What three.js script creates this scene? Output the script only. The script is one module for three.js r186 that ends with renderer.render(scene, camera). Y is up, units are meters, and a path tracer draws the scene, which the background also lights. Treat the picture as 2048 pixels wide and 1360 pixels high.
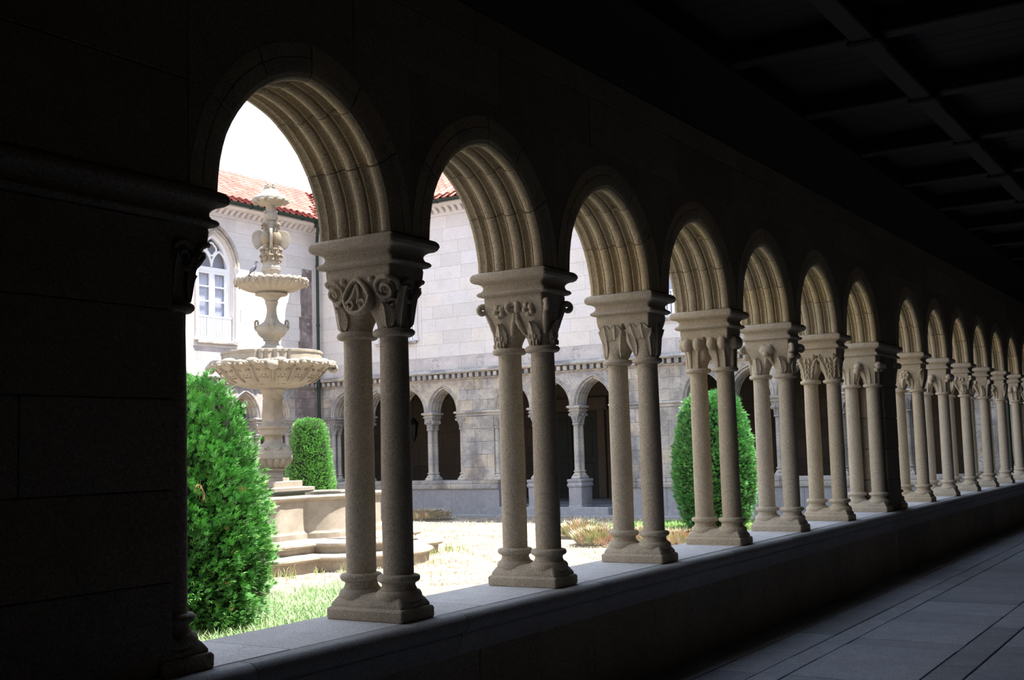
import * as THREE from 'three';
import { mergeGeometries, mergeVertices, toCreasedNormals } from 'three/addons/utils/BufferGeometryUtils.js';
import { createNoise3D } from 'simplex-noise';

// ---------------------------------------------------------------- camera, sky, sun, exposure
const scene = new THREE.Scene();
const camera = new THREE.PerspectiveCamera(32.674, 2048 / 1360, 0.05, 200);
{
  const f = new THREE.Vector3(0.8403, 0.0936, -0.5339).normalize();
  const r = new THREE.Vector3(0.538, -0.0289, 0.8424).normalize();
  const u = new THREE.Vector3().crossVectors(r, f).normalize();
  r.crossVectors(f, u).normalize();
  const m = new THREE.Matrix4().makeBasis(r, u, f.clone().negate());
  camera.quaternion.setFromRotationMatrix(m);
  camera.position.set(0, 1.6, 3.966);
}
const renderer = new THREE.WebGLRenderer({ antialias: true });
renderer.toneMapping = THREE.LinearToneMapping;
renderer.toneMappingExposure = 2.0;
renderer.shadowMap.enabled = true;
renderer.shadowMap.type = THREE.PCFSoftShadowMap;

{ // hazy bright summer sky, paler towards the horizon, the same all round
  const W = 512, H = 256, data = new Float32Array(W * H * 4);
  for (let y = 0; y < H; y++) {
    const el = ((y + 0.5) / H - 0.5) * Math.PI, s = Math.max(0, Math.sin(el)), k = Math.pow(s, 0.55);
    const c = el < 0 ? [0.55, 0.53, 0.5] : [1.2 - 0.5 * k, 1.27 - 0.38 * k, 1.4 - 0.2 * k];
    for (let x = 0; x < W; x++) data.set([c[0], c[1], c[2], 1], (y * W + x) * 4);
  }
  const t = new THREE.DataTexture(data, W, H, THREE.RGBAFormat, THREE.FloatType);
  t.mapping = THREE.EquirectangularReflectionMapping;
  t.magFilter = t.minFilter = THREE.LinearFilter;
  t.colorSpace = THREE.LinearSRGBColorSpace;
  t.needsUpdate = true;
  scene.background = t;
  scene.environment = t;
  scene.backgroundIntensity = 0.88;
  scene.environmentIntensity = 0.88;
}
const sun = new THREE.DirectionalLight(0xfff4e6, 8.8);
{
  const d = new THREE.Vector3(0.255, 1, 0.37).normalize();
  sun.target.position.set(16, 0, -10);
  sun.position.copy(sun.target.position).addScaledVector(d, 45);
  sun.castShadow = true;
  sun.shadow.mapSize.set(4096, 4096);
  Object.assign(sun.shadow.camera, { left: -24, right: 24, top: 24, bottom: -24, near: 1, far: 90 });
  sun.shadow.radius = 1;
  sun.shadow.bias = -0.0005;
  scene.add(sun, sun.target);
}

// ---------------------------------------------------------------- random numbers and noise
const rng = (a) => () => { a |= 0; a = (a + 0x6d2b79f5) | 0; let t = Math.imul(a ^ (a >>> 15), 1 | a); t = (t + Math.imul(t ^ (t >>> 7), 61 | t)) ^ t; return ((t ^ (t >>> 14)) >>> 0) / 4294967296; };
const R = rng(7);
const rr = (a, b) => a + (b - a) * R();
const N3 = createNoise3D(rng(11));
const PI = Math.PI, sin = Math.sin, cos = Math.cos, V = (x, y, z) => new THREE.Vector3(x, y, z);
const clamp = (x, a = 0, b = 1) => Math.min(b, Math.max(a, x));
const smooth = (a, b, x) => { const t = clamp((x - a) / (b - a)); return t * t * (3 - 2 * t); };
const lerp = (a, b, t) => a + (b - a) * t;

function tileNoise(S, cells, seed) { // value noise that wraps
  const r = rng(seed), g = new Float32Array(cells * cells).map(() => r()), o = new Float32Array(S * S);
  for (let y = 0; y < S; y++) {
    const fy = (y / S) * cells, y0 = Math.floor(fy), ty = fy - y0, sy = ty * ty * (3 - 2 * ty);
    for (let x = 0; x < S; x++) {
      const fx = (x / S) * cells, x0 = Math.floor(fx), tx = fx - x0, sx = tx * tx * (3 - 2 * tx);
      const a = g[(y0 % cells) * cells + (x0 % cells)], b = g[(y0 % cells) * cells + ((x0 + 1) % cells)];
      const c = g[((y0 + 1) % cells) * cells + (x0 % cells)], d = g[((y0 + 1) % cells) * cells + ((x0 + 1) % cells)];
      o[y * S + x] = lerp(lerp(a, b, sx), lerp(c, d, sx), sy);
    }
  }
  return o;
}
function fbm(S, cells, seed, oct = 4) {
  const o = new Float32Array(S * S); let amp = 0.5, tot = 0;
  for (let i = 0; i < oct && cells <= S; i++, cells *= 2, amp *= 0.55) { const n = tileNoise(S, cells, seed + i * 17); tot += amp; for (let k = 0; k < o.length; k++) o[k] += n[k] * amp; }
  for (let k = 0; k < o.length; k++) o[k] /= tot;
  return o;
}
function texture(S, fn, srgb) { // fn(i) -> [r,g,b] 0..1
  const data = new Uint8Array(S * S * 4);
  for (let i = 0; i < S * S; i++) { const c = fn(i); data[i * 4] = clamp(c[0]) * 255; data[i * 4 + 1] = clamp(c[1]) * 255; data[i * 4 + 2] = clamp(c[2]) * 255; data[i * 4 + 3] = 255; }
  const t = new THREE.DataTexture(data, S, S);
  t.wrapS = t.wrapT = THREE.RepeatWrapping; t.magFilter = THREE.LinearFilter; t.minFilter = THREE.LinearMipmapLinearFilter; t.generateMipmaps = true;
  t.colorSpace = srgb ? THREE.SRGBColorSpace : THREE.NoColorSpace; t.needsUpdate = true;
  return t;
}
const hex = (h) => [((h >> 16) & 255) / 255, ((h >> 8) & 255) / 255, (h & 255) / 255];
// stone: base colour, a second patch colour, grain and dark specks; `metres` is what one tile of it covers
function stone({ base, patch = base, patchAmt = 0.5, grain = 0.12, specks = 0, speckCol = 0x2a2824, light = 0, metres = 1.2, S = 1024, seed = 1, bump = 0.0012, rough = 0.92, coarse = 4 }) {
  const big = fbm(S, coarse, seed, 4), mid = fbm(S, 16, seed + 5, 4), fine = tileNoise(S, S / 4, seed + 9), fin2 = tileNoise(S, S / 2, seed + 13), blot = fbm(S, 8, seed + 21, 3), sp = tileNoise(S, S / 4, seed + 31), sp2 = tileNoise(S, S / 8, seed + 37);
  const A = hex(base), B = hex(patch), C = hex(speckCol);
  const map = texture(S, (i) => {
    const k = smooth(0.5 - 0.25, 0.5 + 0.25, big[i] * 0.6 + mid[i] * 0.4) * patchAmt;
    const g = 1 + grain * ((fine[i] - 0.5) * 1.3 + (fin2[i] - 0.5) * 1.1 + (mid[i] - 0.5) * 0.8);
    let c = [0, 1, 2].map((j) => lerp(A[j], B[j], k) * g);
    const s = specks * smooth(0.78, 0.92, sp[i] * 0.7 + sp2[i] * 0.35 + (blot[i] - 0.5) * 0.5);
    if (s > 0) c = c.map((v, j) => lerp(v, C[j], s));
    if (light > 0) { const l = light * smooth(0.62, 0.75, blot[i] * 0.6 + mid[i] * 0.4); c = c.map((v) => lerp(v, 0.9, l)); }
    return c;
  }, true);
  const b = texture(S, (i) => { const v = 0.45 * fine[i] + 0.25 * fin2[i] + 0.3 * mid[i]; return [v, v, v]; }, false);
  for (const t of [map, b]) t.repeat.set(1 / metres, 1 / metres);
  return new THREE.MeshStandardMaterial({ map, bumpMap: b, bumpScale: bump, roughness: rough });
}
const tones = (m, list) => list.map((c) => { const k = m.clone(); k.color.setRGB(...(Array.isArray(c) ? c : [c, c, c])); return k; });

// ---------------------------------------------------------------- geometry helpers
function boxUV(g) { // uv in metres, by the side each face looks to
  if (g.index) g = g.toNonIndexed();
  const p = g.attributes.position, uv = new Float32Array(p.count * 2), a = V(), b = V(), c = V();
  for (let i = 0; i < p.count; i += 3) {
    a.fromBufferAttribute(p, i); b.fromBufferAttribute(p, i + 1); c.fromBufferAttribute(p, i + 2);
    const n = b.clone().sub(a).cross(c.clone().sub(a)), x = Math.abs(n.x), y = Math.abs(n.y), z = Math.abs(n.z);
    [a, b, c].forEach((v, k) => { const q = x >= y && x >= z ? [v.z, v.y] : y >= z ? [v.x, v.z] : [v.x, v.y]; uv[(i + k) * 2] = q[0] + 0.37 * v.y * (y > z && y > x ? 0 : 0); uv[(i + k) * 2 + 1] = q[1]; });
  }
  g.setAttribute('uv', new THREE.BufferAttribute(uv, 2));
  return g;
}
function bare(g) { for (const k of Object.keys(g.attributes)) if (k !== 'position') g.deleteAttribute(k); return g; }
function erode(g, amp, freq, seed = 0) {
  const p = g.attributes.position;
  for (let i = 0; i < p.count; i++) {
    const x = p.getX(i), y = p.getY(i), z = p.getZ(i), n = (k) => N3(x * freq + seed + k * 31, y * freq, z * freq) + 0.5 * N3(x * freq * 2.7 + seed, y * freq * 2.7 + k * 17, z * freq * 2.7);
    p.setXYZ(i, x + n(0) * amp, y + n(1) * amp * 0.6, z + n(2) * amp);
  }
  return g;
}
function fin(g, crease = 0.6, amp = 0, freq = 6, seed = 0) { // weld, wear, shade, map
  g = mergeVertices(bare(g), 1e-5);
  if (amp) erode(g, amp, freq, seed);
  return boxUV(toCreasedNormals(g, crease));
}
function ringsGeo(rings, { closeU = true, capA = true, capB = true } = {}) { // rings: equal lists of Vector3, listed so that faces look outwards when going up anticlockwise from above
  const n = rings[0].length, pos = [], idx = [];
  for (const r of rings) for (const v of r) pos.push(v.x, v.y, v.z);
  const m = closeU ? n : n - 1;
  for (let i = 0; i < rings.length - 1; i++) for (let j = 0; j < m; j++) {
    const a = i * n + j, b = i * n + ((j + 1) % n), c = a + n, d = b + n;
    idx.push(a, d, b, a, c, d);
  }
  const cap = (k, flip) => {
    const c = pos.length / 3, v = V();
    for (const q of rings[k]) v.add(q); v.divideScalar(n); pos.push(v.x, v.y, v.z);
    for (let j = 0; j < n; j++) { const a = k * n + j, b = k * n + ((j + 1) % n); flip ? idx.push(c, a, b) : idx.push(c, b, a); }
  };
  if (capA) cap(0, true);
  if (capB) cap(rings.length - 1, false);
  const g = new THREE.BufferGeometry();
  g.setAttribute('position', new THREE.Float32BufferAttribute(pos, 3)); g.setIndex(idx);
  return g;
}
// plan outlines run x -> z so that ringsGeo faces outwards
function rectRing(hx, hz, y, rad = 0.012, n = 3, cx = 0, cz = 0) {
  const o = []; rad = Math.min(rad, hx, hz);
  for (const [sx, sz, a0] of [[1, 1, 0], [-1, 1, PI / 2], [-1, -1, PI], [1, -1, 1.5 * PI]])
    for (let i = 0; i <= n; i++) { const a = a0 + (i / n) * PI / 2; o.push(V(cx + sx * (hx - rad) + rad * cos(a), y, cz + sz * (hz - rad) + rad * sin(a))); }
  return o;
}
const circRing = (r, y, n = 32, fn = null, cx = 0, cz = 0) => Array.from({ length: n }, (_, i) => { const a = (i / n) * 2 * PI, k = fn ? fn(a) : 1; return V(cx + r * k * cos(a), y, cz + r * k * sin(a)); });
const lathe = (prof, n = 32, fn = null, cx = 0, cz = 0) => ringsGeo(prof.map(([r, y], i) => circRing(Math.max(r, 1e-4), y, n, fn ? (a) => fn(a, i, r, y) : null, cx, cz)));
function chamferBox(x0, x1, y0, y1, z0, z1, b = 0.006) {
  const pos = [], idx = [], X = [x0, x1], Y = [y0, y1], Z = [z0, z1], id = (ax, i, j, k) => ((i * 2 + j) * 2 + k) * 3 + ax;
  for (let i = 0; i < 2; i++) for (let j = 0; j < 2; j++) for (let k = 0; k < 2; k++) for (let ax = 0; ax < 3; ax++)
    pos.push(X[i] + (ax === 0 ? 0 : i ? -b : b), Y[j] + (ax === 1 ? 0 : j ? -b : b), Z[k] + (ax === 2 ? 0 : k ? -b : b));
  const quad = (a, b2, c, d, out) => {
    const P = (q) => V(pos[q * 3], pos[q * 3 + 1], pos[q * 3 + 2]), n = P(b2).sub(P(a)).cross(P(c).sub(P(a)));
    n.dot(out) > 0 ? idx.push(a, b2, c, a, c, d) : idx.push(a, c, b2, a, d, c);
  };
  for (const s of [0, 1]) {
    const o = s ? 1 : -1;
    quad(id(0, s, 0, 0), id(0, s, 1, 0), id(0, s, 1, 1), id(0, s, 0, 1), V(o, 0, 0));
    quad(id(1, 0, s, 0), id(1, 1, s, 0), id(1, 1, s, 1), id(1, 0, s, 1), V(0, o, 0));
    quad(id(2, 0, 0, s), id(2, 1, 0, s), id(2, 1, 1, s), id(2, 0, 1, s), V(0, 0, o));
  }
  for (const s of [0, 1]) for (const t of [0, 1]) {
    const so = s ? 1 : -1, to = t ? 1 : -1;
    quad(id(0, s, t, 0), id(1, s, t, 0), id(1, s, t, 1), id(0, s, t, 1), V(so, to, 0));
    quad(id(0, s, 0, t), id(2, s, 0, t), id(2, s, 1, t), id(0, s, 1, t), V(so, 0, to));
    quad(id(1, 0, s, t), id(2, 0, s, t), id(2, 1, s, t), id(1, 1, s, t), V(0, so, to));
  }
  for (let i = 0; i < 2; i++) for (let j = 0; j < 2; j++) for (let k = 0; k < 2; k++) {
    const a = id(0, i, j, k), b2 = id(1, i, j, k), c = id(2, i, j, k);
    (i + j + k) % 2 ? idx.push(a, b2, c) : idx.push(a, c, b2);
  }
  const g = new THREE.BufferGeometry();
  g.setAttribute('position', new THREE.Float32BufferAttribute(pos, 3)); g.setIndex(idx);
  return boxUV(toCreasedNormals(g, 0.1));
}
// a section of [d, y] points (outline, any winding) drawn out along x from u0 to u1; d runs along z
function sweepU(section, u0, u1, crease = 0.5) {
  const sh = new THREE.Shape(section.map(([d, y]) => new THREE.Vector2(d, y)));
  const g = new THREE.ExtrudeGeometry(sh, { depth: u1 - u0, bevelEnabled: false, steps: 1, curveSegments: 8 });
  g.applyMatrix4(new THREE.Matrix4().set(0, 0, 1, u0, 0, 1, 0, 0, 1, 0, 0, 0, 0, 0, 0, 1));
  const p = g.index ? g.index.array : null; // the mapping mirrors, so turn the faces round
  const q = g.index ? g.toNonIndexed() : g, a = q.attributes.position.array;
  for (let i = 0; i < a.length; i += 9) for (let k = 0; k < 3; k++) { const t = a[i + 3 + k]; a[i + 3 + k] = a[i + 6 + k]; a[i + 6 + k] = t; }
  return fin(q, crease);
}
function extrudeShape(sh, z0, z1, { bevel = 0, crease = 0.5, seg = 12 } = {}) {
  const g = new THREE.ExtrudeGeometry(sh, { depth: z1 - z0 - 2 * bevel, bevelEnabled: bevel > 0, bevelSize: bevel, bevelThickness: bevel, bevelSegments: 2, curveSegments: seg });
  g.translate(0, 0, z0 + bevel);
  return fin(g, crease);
}
function tube(pts, r, seg = 24, rad = 7, closed = false, taper = null) {
  const c = new THREE.CatmullRomCurve3(pts, closed), g = new THREE.TubeGeometry(c, seg, r, rad, closed);
  if (taper) { const p = g.attributes.position, w = rad + 1; for (let i = 0; i <= seg; i++) { const q = c.getPointAt(clamp(i / seg)), k = taper(i / seg); for (let j = 0; j < w; j++) { const m = i * w + j; p.setXYZ(m, q.x + (p.getX(m) - q.x) * k, q.y + (p.getY(m) - q.y) * k, q.z + (p.getZ(m) - q.z) * k); } } }
  return bare(g.toNonIndexed());
}
function ball(r, x, y, z, sx = 1, sy = 1, sz = 1, w = 14, h = 10) { const g = bare(new THREE.SphereGeometry(r, w, h).toNonIndexed()); g.scale(sx, sy, sz); g.translate(x, y, z); return g; }
const join = (list) => mergeGeometries(list.map((g) => bare(g.index ? g.toNonIndexed() : g.clone())));

// ---------------------------------------------------------------- naming
const used = {};
const numbered = (n) => { const k = (used[n] = (used[n] ?? -1) + 1); return k ? `${n}_${String(k).padStart(3, '0')}` : n; };
function thing(name, label, category, pos = [0, 0, 0], turn = 0, group) {
  const o = new THREE.Group(); o.name = numbered(name); o.position.set(...pos); o.rotation.y = turn; o.userData = { label, category };
  if (group) o.userData.group = group;
  scene.add(o); return o;
}
function structure(name, pos = [0, 0, 0], turn = 0) { const o = new THREE.Group(); o.name = name; o.position.set(...pos); o.rotation.y = turn; o.userData = { kind: 'structure' }; scene.add(o); return o; }
function part(name, g, m, parent, label) {
  const o = new THREE.Mesh(g, m); o.name = name; o.castShadow = o.receiveShadow = true; if (label) o.userData.label = label;
  parent.add(o); return o;
}
function sub(name, parent) { const o = new THREE.Group(); o.name = name; parent.add(o); return o; }

// ---------------------------------------------------------------- materials
const M = {};
{
  const g = stone({ base: 0xc5b9a5, patch: 0xb2a692, grain: 0.19, specks: 0.18, seed: 3, metres: 1.0, bump: 0.0022 });
  M.granite = g; M.gran = tones(g, [1, [1.05, 1.02, 0.96], [0.92, 0.92, 0.92], [1.06, 1.06, 1.08]]);
  const a = stone({ base: 0xbfb298, patch: 0xa3967c, grain: 0.2, specks: 0.4, seed: 41, metres: 1.1, bump: 0.0012 });
  M.arch = tones(a, [1, [1.07, 1.04, 0.95], [0.9, 0.9, 0.9]]);
  const w = stone({ base: 0x7d7467, patch: 0x675f54, grain: 0.25, specks: 0.35, seed: 61, metres: 1.6, bump: 0.0016 });
  M.walk = tones(w, [1.45, 1.6, 1.3, [1.5, 1.43, 1.34]]);
  const s = stone({ base: 0xcfccca, patch: 0xb9b6b6, grain: 0.16, specks: 0.15, seed: 81, metres: 1.3, bump: 0.001 });
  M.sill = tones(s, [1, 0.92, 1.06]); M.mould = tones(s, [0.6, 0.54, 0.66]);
  const f = stone({ base: 0x8d9098, patch: 0x757982, grain: 0.26, specks: 0.25, seed: 91, metres: 1.4, bump: 0.0012, rough: 0.7 });
  M.floor = tones(f, [1, 0.86, 1.2, [0.95, 0.95, 1.02]]);
  const p = stone({ base: 0xd4d1d2, patch: 0xc4c0bf, grain: 0.1, specks: 0.12, seed: 101, metres: 2.4, bump: 0.0009 });
  M.pale = tones(p, [1, 0.97, 0.92, [1.01, 0.99, 0.96], [0.985, 0.985, 1.01]]);
  M.speckled = tones(stone({ base: 0xc8c3c4, patch: 0x8c8b92, grain: 0.14, specks: 0.9, seed: 111, metres: 1.6, bump: 0.0009 }), [1, 0.94]);
  M.stained = tones(stone({ base: 0x716767, patch: 0xa29999, patchAmt: 0.8, grain: 0.2, specks: 0.3, light: 0.35, seed: 121, metres: 1.7, bump: 0.0009 }), [1, 1.15]);
  const q = stone({ base: 0xc4bfb7, patch: 0x7b7a7d, patchAmt: 0.95, grain: 0.16, specks: 0.6, light: 0.3, seed: 131, metres: 2.1, bump: 0.0016 });
  M.weather = tones(q, [1, 0.88, [1.04, 0.98, 0.9], [0.92, 0.93, 0.97]]);
  M.dado = tones(stone({ base: 0xa3a3a8, patch: 0x8b8b92, grain: 0.22, specks: 0.3, light: 0.2, seed: 141, metres: 1.5 }), [1, 0.93]);
  M.fount = stone({ base: 0x9f988d, patch: 0x7d766a, patchAmt: 0.7, grain: 0.12, specks: 0.22, seed: 151, metres: 1.1, bump: 0.0012 });
  M.fountDark = M.fount.clone(); M.fountDark.color.setRGB(0.78, 0.72, 0.62);
  M.fountStep = stone({ base: 0xa69e92, patch: 0x7c746a, patchAmt: 0.7, grain: 0.2, specks: 0.5, seed: 161, metres: 1.3, bump: 0.0016 });
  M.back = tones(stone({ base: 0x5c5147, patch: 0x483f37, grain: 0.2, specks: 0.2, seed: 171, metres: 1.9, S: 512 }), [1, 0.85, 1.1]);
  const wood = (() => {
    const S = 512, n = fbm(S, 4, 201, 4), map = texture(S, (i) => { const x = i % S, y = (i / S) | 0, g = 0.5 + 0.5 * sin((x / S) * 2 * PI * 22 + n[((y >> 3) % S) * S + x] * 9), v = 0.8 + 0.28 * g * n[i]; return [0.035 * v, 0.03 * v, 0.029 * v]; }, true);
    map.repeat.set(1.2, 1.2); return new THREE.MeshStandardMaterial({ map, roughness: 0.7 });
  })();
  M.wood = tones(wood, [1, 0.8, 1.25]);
  const tile = stone({ base: 0xae7269, patch: 0x945a51, patchAmt: 0.8, grain: 0.15, specks: 0.4, speckCol: 0x5a4038, seed: 211, metres: 0.9, S: 512, bump: 0.001 });
  M.tile = tones(tile, [1, [1.12, 1.05, 1], [0.85, 0.8, 0.8], [1.25, 1.3, 1.3]]);
  M.plaster = stone({ base: 0x5c564e, patch: 0x4a453f, grain: 0.1, specks: 0.1, seed: 221, metres: 2.2, S: 512 });
  M.white = new THREE.MeshStandardMaterial({ color: 0xe6e9ee, roughness: 0.5 });
  M.curtain = new THREE.MeshStandardMaterial({ color: 0xaeb6cc, roughness: 0.95 });
  M.room = new THREE.MeshStandardMaterial({ color: 0x9096a6, roughness: 1 });
  M.glass = new THREE.MeshPhysicalMaterial({ color: 0xffffff, transmission: 1, thickness: 0, roughness: 0.03, ior: 1.5 });
  M.green = new THREE.MeshStandardMaterial({ color: 0x11281f, roughness: 0.45, metalness: 0.1 });
  M.iron = new THREE.MeshStandardMaterial({ color: 0x17181a, roughness: 0.5, metalness: 0.6 });
  M.door = new THREE.MeshStandardMaterial({ color: 0x2a302b, roughness: 0.7 });
  M.bark = new THREE.MeshStandardMaterial({ color: 0x3c2f22, roughness: 1 });
  M.water = new THREE.MeshPhysicalMaterial({ color: 0x3d4a44, roughness: 0.05, ior: 1.33 });
}
const pick = (a) => a[Math.floor(R() * a.length) % a.length];

// ---------------------------------------------------------------- levels
const SILL = 0.735, CAPT = 1.85, ABA = 2.015, SPR = SILL + ABA, GROUND = -0.25;
const X1 = 4.869, STEP = 1.538, XE = 27.85, ZW = -21.1, WALLTOP = 4.2;
// frames of the two far walls: local x along the wall, y up, local z out towards the court
const FE = { pos: [XE, 0, 0], turn: -PI / 2, at: (u, y, d) => [XE - d, y, u] };
const FW = { pos: [0, 0, ZW], turn: 0, at: (u, y, d) => [u, y, ZW + d] };

// ---------------------------------------------------------------- masonry builders (local x, y, z)
function archSection() { // [rho, z] from the walk side to the court side and back over the top
  const s = [[0.178, 0.262], [0.17, 0.264], [0.114, 0.264], [0.109, 0.257], [0.104, 0.263], [0.04, 0.263], [0.03, 0.259]];
  let z = 0.256;
  for (let i = 0; i < 3; i++) {
    for (let k = 0; k <= 6; k++) { const a = PI * (k / 6); s.push([0.026 - 0.026 * sin(a), z - 0.037 + 0.037 * cos(a)]); }
    s.push([0.04, z - 0.075], [0.04, z - 0.08], [0.026, z - 0.083]);
    for (let k = 1; k < 5; k++) { const a = PI * (k / 5); s.push([0.026 + 0.02 * sin(a), z - 0.083 - 0.05 * (k / 5)]); }
    s.push([0.022, z - 0.134], [0.022, z - 0.142], [0.034, z - 0.146]);
    z -= 0.15;
  }
  s.push([0.03, -0.212]);
  for (let k = 0; k <= 5; k++) { const a = -PI * 0.25 + (k / 5) * PI; s.push([0.055 - 0.032 * cos(a), -0.236 - 0.03 * sin(a)]); }
  s.push([0.096, -0.248], [0.104, -0.248], [0.112, -0.285], [0.125, -0.3], [0.15, -0.3], [0.162, -0.29], [0.17, -0.27], [0.178, -0.262]);
  return s;
}
const SECTION = archSection();
function voussoirGeo(h, rise, side, t0, t1, rs) {
  const Rr = (rise * rise + h * h) / (2 * h), cx = Rr - h, seg = 5, rings = [];
  for (let i = 0; i <= seg; i++) {
    const t = lerp(t0, t1, i / seg);
    rings.push(SECTION.map(([rho0, z]) => { const rho = rho0 * rs, th = Math.acos(cx / (Rr + rho)) * t; return V(side * -((Rr + rho) * cos(th) - cx), (Rr + rho) * sin(th), z); }));
  }
  if (side < 0) rings.reverse();
  const g = ringsGeo(rings, { capA: true, capB: true });
  // caps: the section is not star shaped, so the fans may fold inside the joint; they stay within the stone
  return fin(g, 0.5, 0.0015, 9, t0 * 7 + side);
}
const archCache = {};
function archTemplate(h, rise, rs = 1, n = 3) {
  const key = [h.toFixed(3), rise.toFixed(3), rs, n].join();
  if (!archCache[key]) {
    const cuts = [0, 0.36, 0.69, 1], list = [];
    for (const side of [1, -1]) for (let i = 0; i < n; i++) list.push(voussoirGeo(h, rise, side, cuts[i] + (i ? 0.003 : 0), cuts[i + 1] - 0.003, rs));
    archCache[key] = list;
  }
  return archCache[key];
}
function arch(parent, u, d, y, h, rise, mats, flip = false, rs = 1) {
  const g = sub('arch', parent); g.position.set(u, y, d); if (flip) g.rotation.y = PI;
  for (const v of archTemplate(h, rise, rs)) part('voussoir', v, pick(mats), g);
  return g;
}
function spandrel(parent, u, half, h, rise, y0, y1, d0, d1, m, rs = 1) { // wall over one arch, from column centre to column centre
  const Rr = (rise * rise + h * h) / (2 * h), cx = Rr - h, Q = Rr + 0.176 * rs, top = Math.acos(cx / Q), sh = new THREE.Shape(), n = 14;
  sh.moveTo(-half, y1); sh.lineTo(-half, y0);
  for (let i = 0; i <= n; i++) { const th = top * (i / n); sh.lineTo(-Math.min(half, Q * cos(th) - cx), y0 + Q * sin(th)); }
  for (let i = n - 1; i >= 0; i--) { const th = top * (i / n); sh.lineTo(Math.min(half, Q * cos(th) - cx), y0 + Q * sin(th)); }
  sh.lineTo(half, y0); sh.lineTo(half, y1);
  const g = extrudeShape(sh, d0, d1); g.translate(u, 0, 0);
  return part('spandrel', boxUV(g), m, parent);
}
function blocks(parent, { u0, u1, y0, y1, rowH, len, d0, d1, mats, skip, name = 'stone_block', gap = 0.004, bevel = 0.005, uneven = 0.004, choose }) {
  const rows = Math.max(1, Math.round((y1 - y0) / rowH)), H = (y1 - y0) / rows;
  for (let r = 0; r < rows; r++) {
    let u = u0 - (r % 2 ? rr(0.3, 0.6) * len : rr(0, 0.2) * len);
    while (u < u1 - 0.02) {
      let e = u + len * rr(0.75, 1.3); if (u1 - e < len * 0.35) e = u1;
      const a = Math.max(u, u0), b = Math.min(e, u1);
      if (b - a > 0.03) {
        const ya = y0 + r * H, yb = ya + H;
        const put = (a2, b2) => { if (b2 - a2 > 0.04) part(name, chamferBox(a2 + gap / 2, b2 - gap / 2, ya + gap / 2, yb - gap / 2, d0, d1 + rr(-uneven, uneven), bevel), choose ? choose((a2 + b2) / 2, (ya + yb) / 2) : pick(mats), parent); };
        let spans = [[a, b]];
        if (skip) for (const [sa, sb, sy0, sy1] of skip) if (yb > sy0 + 0.02 && ya < sy1 - 0.02) spans = spans.flatMap(([p, q]) => (q <= sa || p >= sb ? [[p, q]] : [[p, Math.min(q, sa)], [Math.max(p, sb), q]].filter(([i, j]) => j - i > 0.01)));
        for (const [p, q] of spans) put(p, q);
      }
      u = e;
    }
  }
}
const MOULD = (s, z0) => { // edge moulding of the sill, out along s * z
  const o = [[0, -0.004], [0.05, -0.004]];
  for (let k = 0; k <= 8; k++) { const a = PI / 2 - (k / 8) * PI * 0.95; o.push([0.055 + 0.05 * cos(a), -0.054 + 0.05 * sin(a)]); }
  o.push([0.052, -0.112], [0.058, -0.118], [0.058, -0.132], [0.045, -0.15], [0.036, -0.18], [0.034, -0.195], [0.022, -0.2], [0.022, -0.222], [0.008, -0.236], [-0.02, -0.24], [-0.02, -0.004]);
  return o.map(([d, y]) => [z0 + s * d, SILL + y]);
};
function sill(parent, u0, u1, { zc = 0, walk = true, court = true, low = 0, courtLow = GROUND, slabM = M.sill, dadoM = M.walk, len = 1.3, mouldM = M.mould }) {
  for (let u = u0; u < u1 - 0.05;) { let e = u + len * rr(0.8, 1.25); if (u1 - e < 0.5) e = u1; part('sill_slab', chamferBox(u + 0.002, e - 0.002, SILL - 0.11, SILL + rr(-0.002, 0.002), zc - 0.335, zc + 0.25, 0.008), pick(slabM), parent); u = e; }
  for (const [on, s, z0] of [[walk, 1, 0.252], [court, -1, -0.29]]) if (on) for (let u = u0; u < u1 - 0.05;) {
    let e = u + len * rr(0.75, 1.2); if (u1 - e < 0.5) e = u1;
    const sec = s > 0 ? MOULD(1, zc + z0) : MOULD(-1, zc + z0).map(([d, y]) => [d, y - 0.01]);
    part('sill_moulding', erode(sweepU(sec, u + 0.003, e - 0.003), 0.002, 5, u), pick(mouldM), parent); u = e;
  }
  for (let u = u0; u < u1 - 0.05;) { let e = u + len * rr(0.85, 1.3); if (u1 - e < 0.6) e = u1; part('dado_block', chamferBox(u + 0.002, e - 0.002, courtLow, SILL - 0.11, zc - 0.3, zc + 0.265 + rr(-0.003, 0.003), 0.006), pick(dadoM), parent); u = e; }
}

// ---------------------------------------------------------------- twin columns and piers
const ZS = 0.126;
const baseGeo = (() => {
  const prof = [[0, 0], [0.002, 0.01], [0.002, 0.05], [-0.004, 0.06], [-0.014, 0.064], [-0.014, 0.074], [-0.02, 0.086], [-0.034, 0.108], [-0.05, 0.126], [-0.075, 0.136]];
  const plinth = ringsGeo(prof.map(([d, y]) => rectRing(0.14 + d, 0.252 + d, y, 0.014, 3)));
  const b = [[0.1, 0.06], [0.116, 0.085]];
  for (let k = 0; k <= 8; k++) { const a = -PI / 2 + (k / 8) * PI; b.push([0.096 + 0.026 * cos(a), 0.122 + 0.03 * sin(a)]); }
  b.push([0.097, 0.154], [0.09, 0.165], [0.0865, 0.176], [0.089, 0.186], [0.098, 0.19]);
  for (let k = 0; k <= 7; k++) { const a = -PI / 2 + (k / 7) * PI; b.push([0.096 + 0.018 * cos(a), 0.21 + 0.019 * sin(a)]); }
  b.push([0.084, 0.231]);
  return fin(join([plinth, lathe(b, 28, null, 0, ZS), lathe(b, 28, null, 0, -ZS)]), 0.55, 0.0022, 14);
})();
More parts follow.
